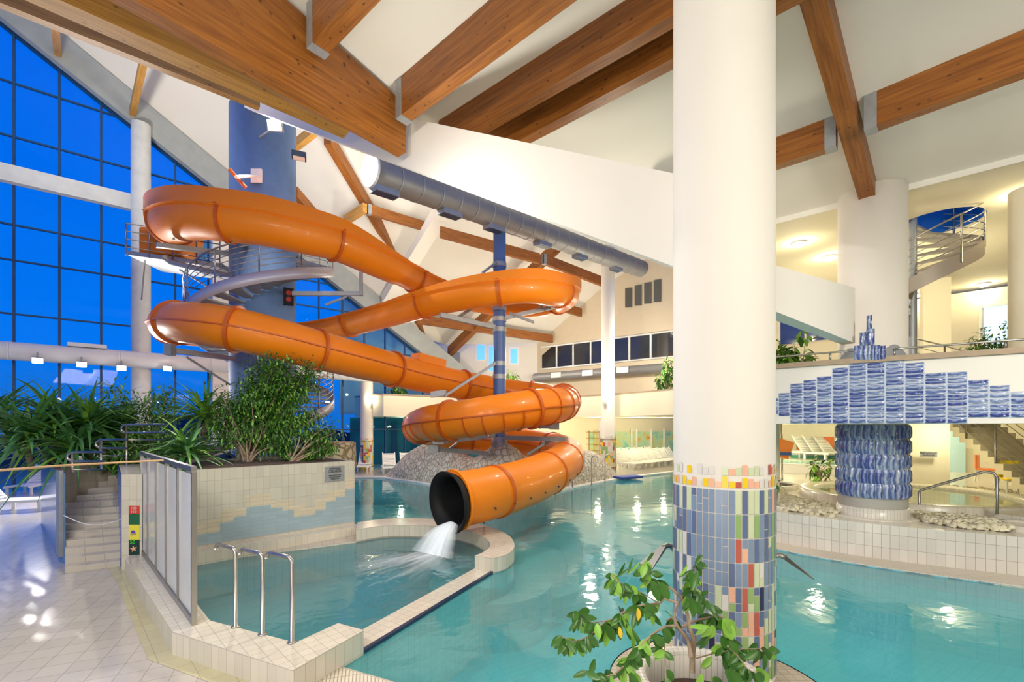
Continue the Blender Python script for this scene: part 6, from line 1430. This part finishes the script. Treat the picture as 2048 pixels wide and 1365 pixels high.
# gallery / balcony plants
def potb(c, Y, rad, n, lab, L=.2, w=.08, zb=None, mats=None, seed=3):
    p = at(c[0], c[1], Y); bush('potted_plant', lab, p, rad, n, L, w, seed, (p.x, p.y, zb if zb else p.z-rad[2]*.9), mats, stems=3)
potb((1592, 705), 9.9, (.42, .3, .32), 190, 'broad leaved green plant on the gallery right of the big pillar', .24, .12, 2.9, [M_LEAF2, M_LEAF], 21)
potb((1556, 722), 10.1, (.22, .2, .25), 80, 'small green plant on the gallery touching the big pillar edge', .22, .11, 2.9, None, 22)
potb((1982, 675), 10.2, (.5, .4, .30), 900, 'small leaved fig on the gallery before the bright window', .1, .05, 2.9, [M_LEAF, M_LEAF2], 23)
potb((1335, 750), 22.6, (.5, .4, .75), 500, 'green plant on the back balcony beside the big pillar', .24, .09, 3.2, None, 24)
potb((1025, 748), 26.5, (.4, .4, .35), 200, 'round green plant on the balcony right of the blue pole', .24, .1, 3.2, [M_LEAF2, M_LEAF], 25)
potb((797, 775), 25.8, (.5, .4, .5), 260, 'dark plant on the left balcony against the blue glass', .28, .1, 3.2, None, 26)
potb((1640, 940), 13.3, (.35, .3, .45), 75, 'young plant with oval leaves in the ring behind the whirlpool', .24, .09, .78, [M_LEAF2, M_LEAF], 27)
potb((1546, 965), 10.05, (.22, .2, .28), 50, 'small dark leaved plant beside the slim cream pillar', .14, .07, .72, None, 28)
# foreground rubber plant in tiled bowl
bc = Vector((1.53, 3.62, 0)); BR = .53
bowl = thing('plant_bowl', 'cream tiled round planter in front of the big pillar', 'planter', bc)
M_BT = tile('bowl_tile', (.80, .75, .66, 1), (.40, .36, .30, 1), .055, .6, .006)
MB().lathe([(BR, 0), (BR, .47), (BR-.02, .49), (BR-.07, .49), (BR-.085, .47), (BR-.085, .22)], (bc.x, bc.y), 48).build('wall', M_BT, bowl)
MB().lathe([(BR-.08, .235), (.2, .25), (0, .25)], (bc.x, bc.y), 32).build('soil', M_SOIL, bowl)
rp_ = thing('rubber_plant', 'leafy rubber plant with bare twisted stems in the foreground', 'plant', (bc.x, bc.y, .25))
def zp(x, y, Y): return at(1100+x/3.938, 1080+y/3.938, Y)
Yb = 3.55
brs = [([(1122, 1050), (1125, 900), (1135, 800), (1100, 690), (1080, 580), (1045, 480), (985, 410), (920, 365)], 3.55, .020, .008),
       ([(1110, 930), (1090, 800), (1030, 720), (990, 660), (980, 580), (1010, 500)], 3.5, .018, .008),
       ([(985, 680), (900, 690), (780, 770), (700, 850), (640, 920), (575, 1000)], 3.35, .010, .005),
       ([(1010, 500), (900, 470), (860, 500), (700, 520), (580, 570), (480, 630), (330, 655)], 3.4, .010, .004),
       ([(920, 365), (830, 345), (790, 290), (745, 165)], 3.4, .006, .003),
       ([(860, 500), (740, 430), (620, 370), (540, 330), (480, 265)], 3.35, .006, .003),
       ([(330, 655), (260, 610), (225, 575), (200, 560)], 3.35, .004, .003),
       ([(1010, 500), (1080, 400), (1130, 390), (1200, 450), (1300, 590)], 3.6, .007, .004),
       ([(1040, 690), (1150, 640), (1320, 600), (1380, 640)], 3.6, .011, .007),
       ([(1380, 640), (1360, 720), (1400, 870), (1470, 1060)], 3.55, .006, .004),
       ([(1150, 935), (1300, 895), (1450, 870), (1600, 860), (1720, 860)], 3.5, .006, .003),
       ([(1400, 840), (1480, 920), (1560, 1020), (1640, 1050)], 3.3, .006, .003),
       ([(920, 640), (960, 620), (985, 660)], 3.5, .008, .006),
       ([(900, 800), (905, 920), (915, 1120)], 3.3, .005, .004),
       ([(575, 1000), (500, 1060), (380, 1080), (260, 1030)], 3.25, .006, .003),
       ([(440, 640), (300, 760), (180, 800), (90, 760)], 3.3, .005, .003),
       ([(1110, 400), (1120, 300), (1150, 190)], 3.6, .005, .003)]
stm = MB(); lf = MB(); rn = random.Random(12); tw = []
for pts, Y, ra, rb in brs:
    P_ = smooth([zp(x, y, Y+.05*math.sin(i*1.7)) for i, (x, y) in enumerate(pts)], 4)
    stm.tube(P_, (lambda u_, ra=ra, rb=rb: ra*(1-u_)+rb*u_), 8); tw.append((P_, ra))
def rleaf(x, y, ang, L, w, Y=3.4, m=0, tilt=None):
    """leaf with its stalk at crop pixel (x,y), pointing to picture angle ang (deg, 0 right, 90 up)"""
    a = math.radians(ang); p = zp(x, y, Y); d = Vector((math.cos(a), rn.uniform(-.35, .2) if tilt is None else tilt, math.sin(a))); sc__ = Y/3.938/F
    up = Vector((rn.uniform(-.4, .4), -1, rn.uniform(-.2, .5))); leafquad(lf, p, d, up, L*sc__, w*sc__, m, 7)
hand = [(800, 330, -60, 150, 75), (870, 340, -70, 150, 72), (790, 265, 5, 85, 50), (725, 320, 85, 105, 45), (540, 340, -115, 130, 42), (580, 350, -95, 160, 40), (485, 310, -140, 95, 45), (440, 285, 10, 55, 30), (770, 170, 60, 90, 18), (535, 290, 62, 130, 22), (620, 270, 40, 130, 20), (1110, 470, -60, 150, 70), (1100, 470, -110, 110, 40), (1085, 440, -80, 120, 60), (1120, 400, 80, 160, 50), (1140, 190, 50, 90, 26), (1015, 295, 28, 110, 22), (880, 700, -35, 140, 85), (830, 750, -65, 120, 70), (665, 900, -60, 115, 62), (760, 870, -75, 130, 40), (720, 840, -100, 80, 40), (440, 670, -55, 160, 70), (370, 660, -80, 120, 58), (450, 690, -95, 150, 60), (540, 650, -85, 150, 50), (220, 630, -125, 120, 36), (295, 635, -110, 120, 50), (310, 740, -65, 130, 62), (215, 790, -75, 140, 68), (155, 800, -75, 130, 62), (130, 810, -95, 120, 55), (100, 780, -125, 110, 42), (600, 640, -80, 160, 44), (640, 700, -90, 180, 36), (700, 540, -80, 160, 50), (760, 500, -75, 150, 60), (790, 560, -80, 130, 42), (1100, 685, 5, 150, 40), (1240, 680, -140, 120, 42), (1280, 670, -95, 130, 75), (1370, 620, -70, 170, 90), (1390, 640, -120, 90, 60), (1250, 770, -110, 130, 36), (1350, 760, -70, 110, 66), (1410, 800, -45, 120, 62), (1280, 860, -10, 100, 60), (1350, 850, -120, 90, 50), (1270, 920, -110, 120, 55), (1360, 960, -50, 150, 62), (1630, 1010, -60, 160, 90), (1560, 1040, -130, 160, 100), (1380, 1030, -50, 190, 110), (1190, 1060, -120, 150, 80), (1290, 1080, -60, 120, 90), (1640, 870, -110, 120, 60), (1690, 900, -100, 120, 40), (1720, 870, 20, 60, 50), (640, 1040, -60, 150, 80), (560, 1010, -80, 140, 60), (450, 1050, -110, 130, 60), (350, 940, -115, 130, 50), (300, 1040, -150, 130, 50), (610, 920, -95, 120, 40), (1500, 1050, -100, 140, 80), (1450, 880, -60, 90, 60)]
for (x, y, a, L, w) in hand:
    for j in range(2 if rn.random() < .7 else 1): rleaf(x+rn.uniform(-15, 15)*j, y+rn.uniform(-10, 10)*j, a+rn.uniform(-10, 10)+j*rn.uniform(-35, 35), L, w, rn.uniform(3.25, 3.5), 1 if rn.random() < .3 else 0)
for P_, ra in tw:
    if ra > .011: continue
    for k in range(int(len(P_)*1.1)):
        p = rn.choice(P_[len(P_)//3:]); d = Vector((rn.uniform(-.7, .7), rn.uniform(-.5, .3), rn.uniform(-1.1, .1))); leafquad(lf, p, d, Vector((rn.uniform(-.5, .5), -1, .3)), rn.uniform(.08, .13), rn.uniform(.04, .062), 1 if rn.random() < .25 else 0, 6)
rleaf(690, 540, -85, 100, 45, 3.3, 2, -.1); rleaf(545, 690, -80, 90, 36, 3.3, 2, -.1)
stm.build('stem', M_BARK, rp_); lf.build('foliage', [M_LEAF, M_LEAF2, M_LEAFY], rp_)

# ---------------------------------------------------------------- outer shell and outside
struct(MB().wall([(-40, -6), (30, -6)], 0, 20).build('wall_behind', M_PLAST))
struct(MB().wall([(24, -6), (24, 30)], 0, 14).build('wall_right', M_CREAM))
struct(MB().wall([(-13, -6), (-19.5, 12)], 0, 22).build('wall_left', M_PLAST)) if False else None
mb = MB(); mb.poly([Vector((-45, -6, 19)), Vector((30, -6, 19)), Vector((30, 8, 19)), gw(-6, 19, -1)-NN*3, Vector((-45, 10, 19))]) if False else None
struct(MB().wall([Vector((13.4, 26, 0)), Vector((2, 33, 0))], 3.1, 14).build('wall_outer', M_CREAM))
# distant hedge and hills beyond the glass
M_HILL = mat('night_hill', (.012, .035, .06, 1), .9, var=.5, scale=1.5)
rows = [[gw(t_, 0, 14+2*math.sin(t_)), gw(t_, 2.6+.9*math.sin(t_*.31)+.5*math.sin(t_*.9), 16)] for t_ in range(-30, 45, 2)]
tag(MB().grid(rows).build('hillside', M_HILL), 'dark hillside and shrubs seen through the glass wall', 'hill')
bgn = thing('neighbour_building', 'pale building with small windows seen through the glass behind the slide start', 'building', gw(gwt(420), 0, 12))
ps = [at(372, 470, 29), at(470, 482, 31)]
MB().hexa([Vector((ps[0].x, ps[0].y, 13.0)), Vector((ps[1].x, ps[1].y, 13.0)), Vector((ps[1].x, ps[1].y+3, 13.0)), Vector((ps[0].x, ps[0].y+3, 13.0))], [Vector((ps[0].x, ps[0].y, 14.8)), Vector((ps[1].x, ps[1].y, 14.8)), Vector((ps[1].x, ps[1].y+3, 14.8)), Vector((ps[0].x, ps[0].y+3, 14.8))]).build('wall', M_CREAM, bgn)
